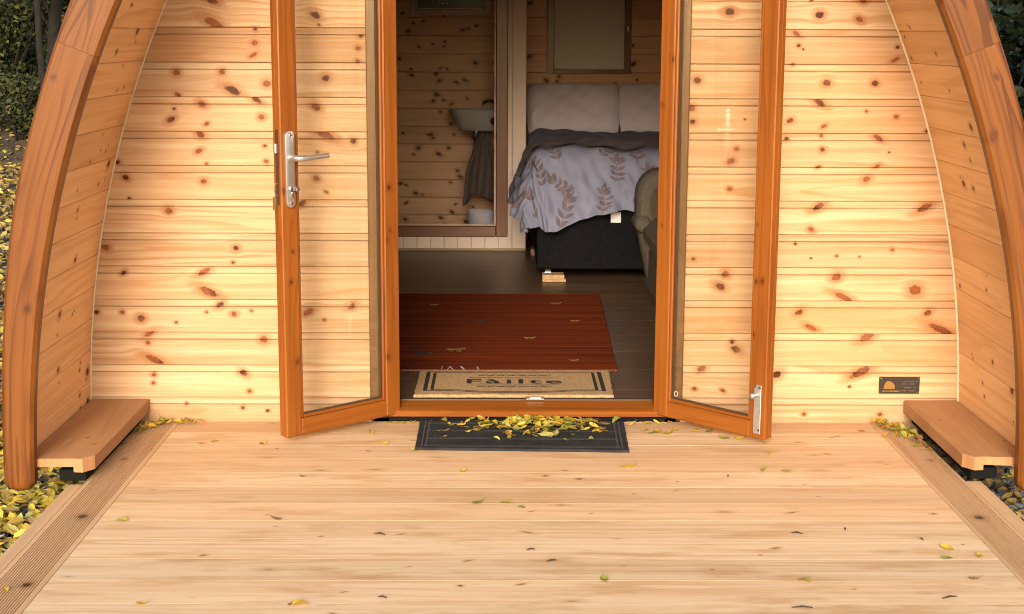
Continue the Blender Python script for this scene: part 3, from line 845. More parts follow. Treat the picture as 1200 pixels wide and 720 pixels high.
wf.box(.386, .896, YE - .0345, YE - .0005, 1.224, 1.2575, c=.004).box(.386, .896, YE - .0345, YE - .0005, 1.9005, 1.95, c=.004)
build('window_frame', wf, M['inner_frame'], win)
build('blind_rail', MB().box(.392, .890, YE - .020, YE - .0125, 1.262, 1.274, c=.002), M['blind'], win)
build('window_catch', MB().box(.915, .925, YE - .042, YE - .0355, 1.53, 1.57, c=.002), M['zinc'], win)

# ---- framed picture on the wet room wall
px0, px1, pz0, pz1 = -.66, -.077, 1.640, 1.99
pic = empty('framed_picture', ((px0 + px1) / 2, YE, 1.8), 'dark picture in a rosy wooden frame on the wet room wall above the basin', 'picture')
pf = MB()
fw = .042
pf.box(px0, px0 + fw, YE - .026, YE - .001, pz0, pz1, c=.005, ax=2).box(px1 - fw, px1, YE - .026, YE - .001, pz0, pz1, c=.005, ax=2)
pf.box(px0 + fw, px1 - fw, YE - .0255, YE - .001, pz0, pz0 + fw, c=.005).box(px0 + fw, px1 - fw, YE - .0255, YE - .001, pz1 - fw, pz1, c=.005)
build('frame', pf, M['frame_silver'], pic)
build('print', MB().box(px0 + fw, px1 - fw, YE - .012, YE - .004, pz0 + fw, pz1 - fw), M['picture_dark'], pic)
sl_ = MB()
a, b, c_, d_ = px0 + fw + .004, px1 - fw - .004, pz0 + fw + .004, pz1 - fw - .004
for q in ((a, b, c_, c_ + .006), (a, b, d_ - .006, d_), (a, a + .006, c_ + .0065, d_ - .0065), (b - .006, b, c_ + .0065, d_ - .0065)):
    sl_.box(q[0], q[1], YE - .0145, YE - .0125, q[2], q[3])
build('slip', sl_, M['white_mark'], pic)
mk = MB()
for i in range(5):
    for j in range(3):
        cx, cz = -.455 + i * .022 + random.uniform(-.006, .006), 1.725 + j * .02 + random.uniform(-.005, .005)
        mk.box(cx, cx + random.uniform(.006, .014), YE - .0137, YE - .0122, cz, cz + random.uniform(.006, .012))
build('print_mark', mk, M['white_mark'], pic)

# ---- basin on the side wall of the wet room, with tap and trap
bs_ = empty('wash_basin', (-.1, 10.62, .85), 'small white wall basin with chrome tap in the wet room', 'basin')
mb = MB()
rs = []
for z, xl, wy in ((.84, -.26, .085), (.842, -.285, .105), (.90, -.325, .15), (.975, -.36, .185), (.987, -.366, .19), (.985, -.350, .175), (.93, -.315, .14), (.885, -.26, .10)):
    ring = []
    for k in range(24):
        a = 2 * math.pi * k / 24
        cx = (xl + .119) / 2; rx = (.119 - xl) / 2
        sx, sy = math.cos(a), math.sin(a)
        e = .62
        px = cx + rx * math.copysign(abs(sx) ** e, sx); py = 10.62 + wy * math.copysign(abs(sy) ** e, sy)
        ring.append((px, py, z))
    rs.append(ring)
build('bowl', mb.rings(rs), M['ceramic'], bs_, auto=45)
tp = MB().tube([(-.02, 10.62, .975), (-.02, 10.62, 1.05), (-.02, 10.62, 1.075)], [.024, .021, .016], 12)
tp.tube([(-.02, 10.62, 1.035), (-.075, 10.61, 1.045), (-.125, 10.60, 1.035), (-.133, 10.60, 1.015)], [.014, .012, .011, .010], 10)
tp.tube([(-.02, 10.62, 1.07), (-.03, 10.62, 1.10), (-.075, 10.615, 1.115)], [.013, .010, .007], 8)
build('tap', tp, M['chrome'], bs_, auto=50)
kn_ = MB()
for i in range(9):
    pass
rs = [[(-.045 + .030 * math.sin(b) * math.cos(a), 10.425 - .022 * math.cos(b), .915 + .030 * math.sin(b) * math.sin(a)) for a in [2 * math.pi * k / 14 for k in range(14)]] for b in (.2, .7, 1.2, 1.57, 2.2)]
build('overflow_knob', kn_.rings(rs), M['picture_dark'], bs_, auto=60)
tr_ = MB().tube([(-.175, 10.60, .842), (-.175, 10.60, .80), (-.175, 10.60, .775)], [.030, .030, .022], 12).tube([(-.175, 10.60, .772), (-.175, 10.60, .70), (-.15, 10.60, .67), (-.08, 10.60, .69), (.115, 10.60, .70)], .016, 10)
build('waste_trap', tr_, M['chrome'], bs_, auto=50)
# towel hung under the basin
def towel(a, b):
    z = .82 - .44 * b
    spread = .038 + .062 * min(1, b * 1.8) + .012 * b
    x = -.120 + (a - .5) * 2 * spread
    yy = 10.49 - .022 * math.sin(a * 15 + 1.2 * b) * (.3 + b) - .02 * math.sin(b * 3)
    hem = .045 * math.sin(a * 9 + 1) + (.07 * max(0, .25 - a) / .25)
    z -= hem * b * b * .6
    if a < .15: z += .0
    return (x - .035 * b * (1 - a), yy, z)
tw = build('towel', MB().grid(towel, 30, 26), M['towel'], smooth=True)
tw.modifiers.new('thick', 'SOLIDIFY').thickness = .008
tag(tw, 'taupe towel hanging in folds beneath the white basin', 'towel')
bn = MB()
rs = []
for z, r in ((.056, .088), (.06, .092), (.255, .104), (.262, .107), (.268, .105), (.262, .099), (.08, .088)):
    rs.append([(-.135 + r * math.cos(2 * math.pi * k / 24), 10.60 + r * math.sin(2 * math.pi * k / 24), z) for k in range(24)])
tag(build('waste_bin', bn.rings(rs), M['bin'], auto=40), 'pale plastic bin on the wet room floor below the towel', 'bin')

# ------------------------------------------------------------------ bed
bed = empty('bed', (.85, 9.8, FZ), 'double bed with charcoal divan base and pale blue leaf-print duvet', 'bed')
BXL, BXR, BY0, BY1 = .217, 1.50, 8.83, 10.95
build('divan_base', MB().box(BXL, BXR, BY0, BY1, .124, .50, c=.012), M['divan'], bed)
build('mattress', MB().box(BXL - .012, BXR, BY0 + .01, BY1, .501, .80, c=.05), M['pillow'], bed)
build('fabric_label', MB().box(.655, .715, BY0 - .003, BY0 - .0005, .408, .47), M['label_white'], bed)
for x, yy in ((.285, 8.90), (.26, 9.95), (1.35, 8.90)):
    cs = MB().tube([(x, yy, .1235), (x, yy, .100)], .014, 8)
    cs.tube([(x - .018, yy - .012, .094), (x + .018, yy - .012, .094)], .016, 12)
    build('castor', cs, M['zinc'], bed)
def drape(a, b, off=0.0):
    """duvet surface; a across the bed in metres from its left hem, b along it from the front hem"""
    xl, yf, zt = .285, 8.93, .845
    hl, hf = .47, .53
    dx = max(0.0, hl - a); dy = max(0.0, hf - b)
    x0 = xl + max(0, a - hl); y0 = yf + max(0, b - hf)
    d = (dx ** 3.5 + dy ** 3.5) ** (1 / 3.5)
    hy = math.hypot(dx, dy)
    nx, ny = (-dx / hy, -dy / hy) if hy > 1e-6 else (0, -1)
    r = .13
    if d < r * 1.5708: out, drop = r * math.sin(d / r), r * (1 - math.cos(d / r))
    else:
        e = d - r * 1.5708
        out, drop = r + .09 * math.sin(min(e, .36) * 4.6) - .02 * e, r + e
    per = (a if dy > dx else 1.2 + b * .6)
    k = min(1, d / .28)
    fold = .016 * math.sin(per * 19 + 2.1 * math.sin(d * 7)) + .010 * math.sin(per * 43 + d * 16 + 1.3) + .010 * math.sin(per * 71 - d * 31)
    puff = .014 * math.sin(a * 4.2 + .5) * math.sin(b * 3.6) + .007 * math.sin(a * 13 + b * 9) + .007 * math.sin(a * 29 - b * 17)
    out += fold * k + off
    x = x0 + nx * out
    yy = y0 + ny * out
    z = zt - drop + puff * (1 - .6 * k) + off * (1 - k)
    hem = .035 * math.sin(per * 7.5 + .9) + .010 * math.sin(per * 23)
    z += hem * max(0, (d - .22)) * 2.0 + .07 * max(0, min(1, (a - .50) / .25)) * max(0, d - .2) / .3 * (1 if dy >= dx else 0)
    if yy > 10.0 and x < .185: x = .185 + off
    return Vector((x, yy, z))
AW, BL = 1.75, 2.15
dv = build('duvet', MB().grid(lambda a, b: drape(a * AW, b * BL), 130, 130), M['duvet'], bed, smooth=True)
build('duvet_turndown_shade', MB().grid(lambda a, b: drape(.20 + a * 1.5, .58 + b * .66, .010), 100, 40), M['turndown_shade'], bed, smooth=True)  # grey turned-back band; shade of the left side is also put into its colour
# brown leaf sprigs printed on the duvet
def sprig_leaf(pm, ca, cb, ang, ln, wd):
    n = 7
    top, bot = [], []
    for i in range(n + 1):
        t = i / n
        h = wd * math.sin(math.pi * t ** .85) * .5
        for lst, s_ in ((top, 1), (bot, -1)):
            la, lb = t * ln, s_ * h
            lst.append(drape(ca + la * math.cos(ang) - lb * math.sin(ang), cb + la * math.sin(ang) + lb * math.cos(ang), .0035))
    vs = top + bot
    m_ = n + 1
    pm.add(vs, [(i, i + 1, m_ + i + 1, m_ + i) for i in range(n)])
def sprig(ca, cb, ang, sc):
    pm = MB()
    # stem
    L = .19 * sc
    ca_, cb_ = ca, cb
    pts = [(ca + L * t * math.cos(ang + .35 * (t - .5)), cb + L * t * math.sin(ang + .35 * (t - .5))) for t in [i / 8 for i in range(9)]]
    for (p, q), (p2, q2) in zip(pts, pts[1:]):
        w_ = .0022
        pm.add([drape(p - w_, q, .002), drape(p + w_, q, .002), drape(p2 + w_, q2, .002), drape(p2 - w_, q2, .002)], [(0, 1, 2, 3)])
    for i, (p, q) in enumerate(pts[1:]):
        if i % 2 == 0 or i == 7:
            for sd_ in (-1, 1):
                sprig_leaf(pm, p, q, ang + sd_ * random.uniform(.7, 1.05), random.uniform(.060, .085) * sc, random.uniform(.024, .034) * sc)
    sprig_leaf(pm, pts[-1][0], pts[-1][1], ang, .10 * sc, .040 * sc)
    build('leaf_print', pm, M['duvet_print'], dv, smooth=True, fix=False)
for ca in np.arange(.06, 1.7, .23):
    for j, cb in enumerate((.02, .22, .40)):
        sprig(ca + (j % 2) * .115 + random.uniform(-.03, .03), cb + random.uniform(-.03, .03), math.pi / 2 + random.uniform(-.9, .9), random.uniform(.72, .92))
# pillows lean on the end wall
def pillow(cx, name_lbl):
    mb = MB()
    W2, H2, D2 = .335, .205, .085
    nu, nv = 28, 20
    def P(a, b):
        u_, v_ = a * 2 - 1, b * 2 - 1
        th = D2 * (max(0, 1 - abs(u_) ** 3.2) ** .5) * (max(0, 1 - abs(v_) ** 3.2) ** .5)
        crease = .008 * math.sin(u_ * 9 + v_ * 4 + cx * 7) * math.cos(v_ * 5) + .006 * math.sin(u_ * 17 - v_ * 11)
        x = cx + u_ * W2 * (1 - .06 * v_ * v_)
        h = v_ * H2 * (1 - .05 * u_ * u_)
        return x, h, th + crease * (th / D2)
    tl = R(28)
    for sgn in (1, -1):
        mb.grid(lambda a, b: (lambda q: (q[0], 10.76 - sgn * q[2] * math.cos(tl) + q[1] * math.sin(tl), .985 + q[1] * math.cos(tl) + sgn * q[2] * math.sin(tl)))(P(a, b)), nu, nv)
    p = build('pillow', mb, M['pillow'], smooth=True)
    return tag(p, name_lbl, 'pillow', 'white pillows propped against the end wall')
pillow(.515, 'white pillow propped at the bed head beside the white boarded partition')
pillow(1.175, 'white pillow propped at the bed head beyond the fabric sofa')
for x, yy, w_ in ((.25, 8.79, .14), (.20, 9.86, .12), (1.30, 8.82, .14)):
    mb = MB().box(x, x + w_ * .93, yy, yy + .11, FZ + .0005, FZ + .042, c=.002).box(x, x + w_, yy - .006, yy + .11, FZ + .0005, FZ + .018, c=.002)
    o = build('wood_block', mb, M['block'])
    tag(o, {.25: 'small wooden block under the visible front corner of the divan', .20: 'small wooden block under the bed beside the partition', 1.30: 'small wooden block under the bed behind the sofa'}[x], 'block', 'blocks under the bed feet')

# ------------------------------------------------------------------ sofa along the right wall
sf = empty('sofa', (1.2, 8.1, FZ), 'taupe fabric sofa with rounded arms along the right-hand wall', 'sofa')
build('base', MB().box(.835, 1.62, 7.0, 8.55, .075, .33, c=.02), M['sofa'], sf)
build('seat_cushion', MB().box(.795, 1.42, 7.16, 8.33, .331, .50, c=.06), M['sofa'], sf)
build('backrest', MB().box(1.40, 1.66, 7.0, 8.55, .331, .86, c=.08), M['sofa'], sf)
def arm(y0, y1):
    out = []
    n = 16
    prof = [(.80, .085), (.80, .50)]
    prof = [(.845, .085)] + [(.79, .34), (.765, .46)] + [(.765 + .0 + .13 * (1 - math.cos(a)),   .61 + .155 * math.sin(a)) for a in [math.pi / 2 * k / 8 for k in range(9)]] + [(1.62, .78), (1.62, .085)]
    def ring(yy, s_):
        cx, cz = 1.2, .45
        return [(cx + (x - cx) * s_, yy, cz + (z - cz) * s_) for x, z in prof]
    a_ = build('arm', MB().rings([ring(y0, .95), ring(y0 + .02, .985), ring(y0 + .05, 1), ring(y1 - .05, 1), ring(y1, .96)]), M['sofa'], sf, auto=40)
    pan = [(.845, .49)] + [(.835 + .10 * (1 - math.cos(a)), .57 + .13 * math.sin(a)) for a in [math.pi / 2 * k / 6 for k in range(7)]] + [(1.35, .70), (1.35, .49)]
    build('arm_panel', MB().rings([[(x, y0 - .006, z) for x, z in pan], [(x, y0 + .004, z) for x, z in pan]]), M['sofa_dark'], a_)
    rl = [(.748, y0 - .03, .47), (.742, y0 + .03, .50), (.75, y1 - .05, .50)]
    build('arm_roll', MB().tube([(.80, y0 - .05, .455), (.80, y0 - .03, .46), (.80, y0 + .0, .46), (.80, y1 - .03, .46), (.80, y1 - .0, .46)], [.03, .045, .05, .05, .04], 14), M['sofa'], a_, auto=60)
arm(8.34, 8.56)
arm(6.96, 7.16)
for x, yy in ((.87, 7.05), (.87, 8.48), (1.55, 7.05), (1.55, 8.48)):
    build('foot', MB().tube([(x, yy, FZ + .0005), (x, yy, .0745)], [.018, .024], 10), M['twig'], sf)

# ------------------------------------------------------------------ rug and mats
def quad_slab(c, z0, z1, nx=1, ny=1, wob=0.0, bev=.003):
    """slab on four corner points (near left, near right, far right, far left)"""
    def P(a, b, z):
        n_ = [c[0][i] * (1 - a) + c[1][i] * a for i in (0, 1)]
        f_ = [c[3][i] * (1 - a) + c[2][i] * a for i in (0, 1)]
        q = [n_[i] * (1 - b) + f_[i] * b for i in (0, 1)]
        return (q[0], q[1], z)
    mb = MB()
    edge = [(i / nx, 0) for i in range(nx)] + [(1, j / ny) for j in range(ny)] + [(1 - i / nx, 1) for i in range(nx)] + [(0, 1 - j / ny) for j in range(ny)]
    pts = [P(a, b, 0) for a, b in edge]
    cx = sum(p[0] for p in pts) / len(pts); cy_ = sum(p[1] for p in pts) / len(pts)
    pts = [(p[0] + random.uniform(-wob, wob), p[1] + random.uniform(-wob, wob)) for p in pts]
    def ring(z, ins): return [(x + math.copysign(min(ins, abs(cx - x)), cx - x), y_ + math.copysign(min(ins, abs(cy_ - y_)), cy_ - y_), z) for x, y_ in pts]
    rs = [ring(z0, 0), ring(z1 - bev, 0), ring(z1, bev)]
    mb.rings(rs, uvs=[(p[0], p[1]) for r_ in rs for p in r_])
    return mb
rc = [(-.62, 6.375), (.512, 6.383), (.560, 8.312), (-.575, 8.312)]
rug = build('rug', quad_slab(rc, FZ + .0005, FZ + .0115, 40, 60, .002), M['rug'])
tag(rug, 'rust red wool rug with small woven animals on the cabin floor', 'rug')
fg = MB()
for k in range(170):
    x = -.61 + 1.12 * random.random()
    yy = 6.376 + random.uniform(-.004, .004)
    fg.tube([(x, yy + .004, FZ + .006), (x + random.uniform(-.006, .006), yy - random.uniform(.006, .016), FZ + .0095), (x + random.uniform(-.012, .012), yy - random.uniform(.014, .028), FZ + .010)], .0016, 3)
for k in range(6):
    x = -.20 + random.gauss(0, .035)
    fg.tube([(x, 6.378, FZ + .012), (x + random.uniform(-.01, .01), 6.37, FZ + .026), (x + random.uniform(-.02, .02), 6.355, FZ + .014)], .0018, 3)
build('fringe', fg, M['fringe'], rug)
def animal(cx, cy_, s_, mat):
    mb = MB()
    z0, z1 = FZ + .0116, FZ + .013
    mb.box(cx - .05 * s_, cx + .05 * s_, cy_, cy_ + .05 * s_, z0, z1).box(cx + .05 * s_, cx + .085 * s_, cy_ + .04 * s_, cy_ + .085 * s_, z0, z1).box(cx - .075 * s_, cx - .05 * s_, cy_ + .03 * s_, cy_ + .05 * s_, z0, z1)
    for lx in (-.05, -.028, .015, .038): mb.box(cx + lx * s_, cx + (lx + .012) * s_, cy_ - .05 * s_, cy_, z0, z1)
    build('woven_animal', mb, mat, rug)
for cx, cy_, s_, mt in ((-.21, 6.78, .55, 'rug_motif'), (-.40, 6.80, .6, 'rug_motif_dark'), (-.36, 6.70, .55, 'rug_motif_dark'), (.14, 7.06, .35, 'rug_motif'), (.33, 6.56, .28, 'rug_motif'), (.30, 8.0, .4, 'rug_motif'), (.38, 7.5, .3, 'rug_motif'), (-.36, 7.95, .3, 'rug_motif'), (-.1, 7.5, .45, 'rug_motif_dark')):
    s_ *= 1.0
    animal(cx, cy_, s_, M[mt])

# inner coir mat with a printed double border and a Gaelic welcome
im = build('doormat', quad_slab([(-.352, 5.905), (.460, 5.905), (.474, 6.362), (-.348, 6.362)], FZ + .0005, FZ + .0125, 40, 24, .0025), M['coir'])
tag(im, 'tan coir doormat printed with black border and welcome word, just inside the sill', 'doormat')
MX, MY = .0585, 6.137
def bow(x, d):                                # front edge of the border bulges towards the door
    t = max(0.0, 1 - (abs(x) / .26) ** 2)
    t = t * t * (3 - 2 * t)
    return d * t
zt0, zt1 = FZ + .0126, FZ + .0134
def strip(pts, wd):
    mb = MB()
    A = [(x - nx_ * wd, y_ - ny_ * wd) for (x, y_, nx_, ny_) in pts]
    B = [(x + nx_ * wd, y_ + ny_ * wd) for (x, y_, nx_, ny_) in pts]
    rs = [[(a[0], a[1], zt0), (b[0], b[1], zt0), (b[0], b[1], zt1), (a[0], a[1], zt1)] for a, b in zip(A, B)]
    return mb.rings(rs)
pb = MB()
def sub(mb2): pb.add(mb2.v, mb2.f, mb2.uv)
for ins, hwid, wx in ((.035, .0035, .0085), (.062, .003, .0065)):
    xa, yb_, yf_ = .405 - ins * 1.05, .205 - ins * .62, -.185 + ins * .62
    n = 30
    sub(strip([(MX - xa + 2 * xa * i / n, MY + yb_, 0, 1) for i in range(n + 1)], hwid))
    sub(strip([(MX - xa + 2 * xa * i / n, MY + yf_ - bow(-xa + 2 * xa * i / n, .030), 0, 1) for i in range(n + 1)], hwid))
    for sg in (-1, 1):
        sub(strip([(MX + sg * xa, MY + yf_ + (yb_ - yf_) * i / 6, 1, 0) for i in range(7)], wx))
for yy in (.070, -.045):
    sub(strip([(MX - .19 + .38 * i / 10, MY + yy, 0, 1) for i in range(11)], .0028))
for i in range(14):                           # scroll ornament above and below the word
    for yy, g_ in ((.108, 1), (-.078, -1)):
        x = MX - .145 + .29 * i / 13
        rr_ = .012 if i % 2 else .008
        sub(strip([(x + rr_ * math.cos(a), MY + yy + g_ * .008 + rr_ * .9 * math.sin(a), math.cos(a), math.sin(a)) for a in [math.pi * .15 + 1.7 * math.pi * k / 8 for k in range(9)]], .0019))
build('printed_border', pb, M['mat_print'], im)
tx = bpy.data.curves.new('word', 'FONT')
tx.body = 'F\u00e0ilte'
tx.align_x = 'CENTER'
tx.size = .128
tx.space_character = 1.22
tx.extrude = .0004
tx.offset = .0025
to = bpy.data.objects.new('word', tx)
COL.objects.link(to)
dg = bpy.context.evaluated_depsgraph_get()
tme = bpy.data.meshes.new_from_object(to.evaluated_get(dg))
bpy.data.objects.remove(to)
mb = MB()
xs = [v.co.x for v in tme.vertices]
sx = .40 / (max(xs) - min(xs)); x0 = (max(xs) + min(xs)) / 2
mb.add([(MX + (v.co.x - x0) * sx, MY - .030 + v.co.y * .82, zt1 - .0004 + v.co.z) for v in tme.vertices], [tuple(p.vertices) for p in tme.polygons])
build('lettering', mb, M['mat_print'], im, fix=False)

# outer rubber mat with rows of small holes and ridges
om = build('rubber_mat', quad_slab([(-.314, 5.318), (.474, 5.288), (.487, 5.712), (-.316, 5.716)], .0012, .0102, 20, 12, .001), M['rubber'])
tag(om, 'flat black rubber doormat on the deck in front of the door sill', 'doormat')
rbm = MB()
def mpt(a, b): 
    n_ = (-.314 + .788 * a, 5.318 - .03 * a); f_ = (-.316 + .803 * a, 5.716 - .004 * a)
    return n_[0] * (1 - b) + f_[0] * b, n_[1] * (1 - b) + f_[1] * b
for b in (.07, .10, .33, .36, .60, .63, .88, .91):
    for i in range(78):
        x, yy = mpt(.045 + .91 * i / 77, b)
        rbm.box(x - .0026, x + .0026, yy - .0035, yy + .0035, .0103, .0122)
for a in (.03, .05, .95, .97):
    for i in range(34):
        x, yy = mpt(a, .07 + .86 * i / 33)
        rbm.box(x - .0028, x + .0028, yy - .003, yy + .003, .0103, .0122)
build('rubber_stud', rbm, plain('worn_rubber_stud', (.030, .030, .032), .8), om, kind='stuff')

# ------------------------------------------------------------------ leaves that can be counted
def leaf_mesh(i):
    rnd = random.Random(100 + i)
    L, W = rnd.uniform(.042, .062), rnd.uniform(.022, .032)
    curl, fold, tw = rnd.uniform(-.5, 1.0), rnd.uniform(.1, .6), rnd.uniform(-.5, .5)
    mb = MB()
    vs, n = [], 6
    for k in range(n + 1):
        t = k / n
        h = W / 2 * math.sin(math.pi * min(1, t * .94 + .04) ** .8) * (1 + .10 * rnd.uniform(-1, 1)) + .0008
        zc = curl * .020 * (t - .5) ** 2 * 4 * .5
        for s_ in (-1, 0, 1):
            a = tw * (t - .5)
            z = zc + abs(s_) * h * fold
            vs.append((t * L - L / 2, s_ * h * math.cos(a), z + s_ * h * math.sin(a)))
    fs = []
    for k in range(n):
        for j in (0, 1):
            q = k * 3 + j
            fs.append((q, q + 1, q + 4, q + 3))
    mb.add(vs, fs)
    # stalk
    mb.tube([(L / 2, 0, vs[-2][2]), (L / 2 + .012, .002, vs[-2][2] + .002), (L / 2 + .024, .006, vs[-2][2] + .001)], .0008, 3)
    zmin = min(v[2] for v in mb.v)
    mb.v = [(v[0], v[1], v[2] - zmin) for v in mb.v]
    return mb.mesh('leaf', M['leaf_pile'], smooth=False, fix=False)
LM = [leaf_mesh(i) for i in range(8)]
LV = {}
for c_ in LEAFC:
    for m_ in LM:
        q = m_.copy(); q.materials.clear(); q.materials.append(M['leaf_' + c_])
        LV.setdefault(c_, []).append(q)
CW = {'yellow': 'yellow', 'green': 'green', 'pale': 'pale yellow green', 'orange': 'orange', 'brown': 'brown'}
def leaf(x, y_, z, lbl, grp, tilt=.15, sc=1.0, col=None):
    c_ = col or random.choices(list(LEAFC), (36, 18, 26, 9, 11))[0]
    o = bpy.data.objects.new('fallen_leaf', random.choice(LV[c_]))
    COL.objects.link(o)
    o.location = (x, y_, z)
    o.rotation_euler = (random.gauss(0, tilt), random.gauss(0, tilt), random.uniform(0, 6.283))
    k = sc * random.uniform(.55, 1.2)
    o.scale = (k, k, k)
    return tag(o, CW[c_] + ' fallen leaf ' + lbl, 'leaf', grp)
PG = 'leaves drifted on the rubber mat'
i = 0
while i < 200:
    x = random.triangular(-.24, .49, .15)
    y_ = 5.70 - abs(random.gauss(0, .105)) + (.03 if random.random() < .3 else 0)
    dens = 1 - min(1, abs(x - .15) / .38)
    if y_ < 5.42 or random.random() > .5 + dens: continue
    z = .0125 + random.random() * .024 * dens * max(0, 1 - abs(y_ - 5.66) / .17)
    leaf(x, y_, z, 'amid the drift on the rubber mat' if dens > .5 else ('at the left end of the mat drift' if x < .1 else 'at the right end of the mat drift'), PG, .3, .86)
    i += 1
for x, y_ in [(-0.207,5.55),(-0.153,5.627),(-0.124,5.526),(-0.186,5.627),(-0.21,5.464)]:
    leaf(x, y_, .0125, 'lying apart on the left of the black rubber mat', PG, .2, .8)
DG = 'leaves scattered over the deck boards'
for x, y_ in [(-0.886,5.397),(-0.434,5.4),(-0.496,5.565),(-0.684,4.979),(-0.129,5.046),(0.068,4.636),(-0.072,4.685),(0.022,4.685),(-0.707,4.516),(0.458,5.102),(0.293,3.981),(-0.562,3.8),(-0.535,3.8),(0.561,5.598),(0.581,5.56),(0.605,5.573),(0.646,5.561),(0.68,5.599),(-0.31,5.318),(-0.331,5.444),(0.75,5.578),(0.81,5.587),(0.853,5.492),(0.909,5.476),(0.99,5.417),(0.984,5.266),(0.927,5.07),(1.01,5.052),(1.4,5.591),(1.472,5.52),(1.311,4.165),(1.411,4.182),(1.339,3.997),(0.856,3.982),(1.336,4.248),(-1.189,4.501),(-0.961,3.806),(-1.358,3.905),(-1.409,5.393),(-1.07,5.427),(-0.882,5.397)]:
    side = 'left' if x < -.3 else ('right' if x > .75 else 'middle')
    dep = 'close to the pod wall' if y_ > 5.38 else ('halfway along' if y_ > 4.5 else 'near deck edge')
    leaf(x, y_, .0016, 'on the boards, ' + dep + ' on the ' + side if side != 'middle' else 'on the boards, ' + dep + ' in the middle', DG, .10, .85)
for k in range(46):
    t = random.random()
    x = 1.50 + .10 * t + random.gauss(0, .022); y_ = 5.70 - .40 * t * random.random() ** .4 - abs(random.gauss(0, .02))
    if x > 1.59: x = 1.59 - random.random() * .03
    y_ = min(y_, 5.70)
    leaf(x, y_, .002 + random.random() * .022 * (1 - t), 'in the heap beside the right-hand foot ledge' if y_ > 5.5 else 'trailing along the edge of the right-hand foot ledge', 'leaves heaped by the right ledge', .4, .9)
for k in range(30):
    x = random.uniform(-1.40, -1.17); y_ = 5.705 - abs(random.gauss(0, .022)) - max(0, -1.32 - x) * random.random() * 2.6
    leaf(x, y_, .002 + random.random() * .012, 'caught at the wall by the left foot ledge', 'leaves in the corner by the left ledge', .3, .8)
for k in range(26):
    x = random.uniform(-.45, .70)
    leaf(x, 5.715 - abs(random.gauss(0, .012)), .002, 'caught under the left end of the door sill' if x < -.3 else ('caught under the right end of the door sill' if x > .5 else 'caught between door sill and rubber mat'), 'leaves along the door sill', .25, .6)
for x, y_ in [(0.791,4.986),(1.07,4.424),(0.913,4.384),(1.282,4.33),(1.227,3.854),(-0.319,3.85),(-0.368,4.371),(0.092,4.234),(0.15,4.139),(0.809,3.779)]:
    a = random.uniform(0, 3.14); L = random.uniform(.012, .035)
    t = MB().tube([(x - L * math.cos(a), y_ - L * math.sin(a) * .4, .004), (x, y_, .007), (x + L * math.cos(a), y_ + L * math.sin(a) * .4, .004)], [.0014, .003, .0012], 5)
    tag(build('twig', t, M['twig']), 'small dark twig on the deck boards, ' + ('left' if x < -.2 else ('middle' if x < .6 else 'right')) + (' near edge' if y_ < 4.0 else (' below the right door leaf' if y_ > 4.6 else ' halfway along')), 'twig', 'twigs on the deck boards')

# ------------------------------------------------------------------ ground around the pod
def ground_z(x, y_):
    z = -.15
    z += max(0, y_ - 19.0) * .55 if x < -1 else 0
    return z
gm = MB()
gx = [-70, -30, -16, -10, -7, -5, -3.5, -2.2, -1.5, 1.6, 2.4, 4, 8, 16, 30, 70]
gy = [-70, -30, -10, -3, 0, 2, 4, 6, 8, 10, 12, 14, 16, 17.5, 19, 20.5, 22, 25, 30, 45, 70]
vs = [(x, y_, min(ground_z(x, y_), 5.0) + (random.uniform(-.03, .03) if abs(x) > 3 and y_ > 8 else 0)) for x in gx for y_ in gy]
ny_ = len(gy)
gm.add(vs, [(i * ny_ + j, (i + 1) * ny_ + j, (i + 1) * ny_ + j + 1, i * ny_ + j + 1) for i in range(len(gx) - 1) for j in range(ny_ - 1)])
tag(build('ground', gm, M['soil'], smooth=True, fix=False, org=(0, 0, 0)), kind='structure')
def rock(mb, x, y_, z, s_, rnd):
    vs = []
    for k in range(8):
        vs.append((x + s_ * ((k & 1) * 2 - 1) * rnd.uniform(.5, 1), y_ + s_ * ((k >> 1 & 1) * 2 - 1) * rnd.uniform(.5, 1), z + s_ * .5 * ((k >> 2 & 1) * 2 - 1) * rnd.uniform(.4, 1)))
    mb.add(vs, [(0, 2, 3, 1), (4, 5, 7, 6), (0, 1, 5, 4), (2, 6, 7, 3), (0, 4, 6, 2), (1, 3, 7, 5)])
rnd = random.Random(5)
gv = MB()
for k in range(5200):
    if k % 3 == 0: x, y_ = rnd.uniform(1.66, 2.25), rnd.uniform(3.6, 6.6)
    elif k % 3 == 1: x, y_ = rnd.uniform(-2.0, -1.30), rnd.uniform(3.6, 6.2)
    else: x, y_ = rnd.uniform(-4.6, -1.75), rnd.uniform(5.5, 13)
    rock(gv, x, y_, -.147 + rnd.uniform(0, .012), rnd.uniform(.008, .020) * (1 if y_ < 7 else 1.6), rnd)
tag(build('gravel', gv, M['stone']), kind='stuff')
def scatter_leaf(mb, x, y_, z, s_, rnd, tilt=.5):
    a, b, c = rnd.uniform(0, 6.28), rnd.gauss(0, tilt), rnd.gauss(0, tilt)
    m_ = Matrix.Rotation(a, 3, 'Z') @ Matrix.Rotation(b, 3, 'X') @ Matrix.Rotation(c, 3, 'Y')
    w_ = s_ * rnd.uniform(.4, .6); f_ = rnd.uniform(.05, .35) * w_
    pts = [(-s_, 0, 0), (-.35 * s_, w_, f_), (.4 * s_, w_ * .85, f_), (s_, 0, 0), (.4 * s_, -w_ * .85, f_), (-.35 * s_, -w_, f_)]
    mb.add([tuple(m_ @ Vector(p) + Vector((x, y_, z))) for p in pts], [(0, 1, 2, 3), (0, 3, 4, 5)])
lf = MB()
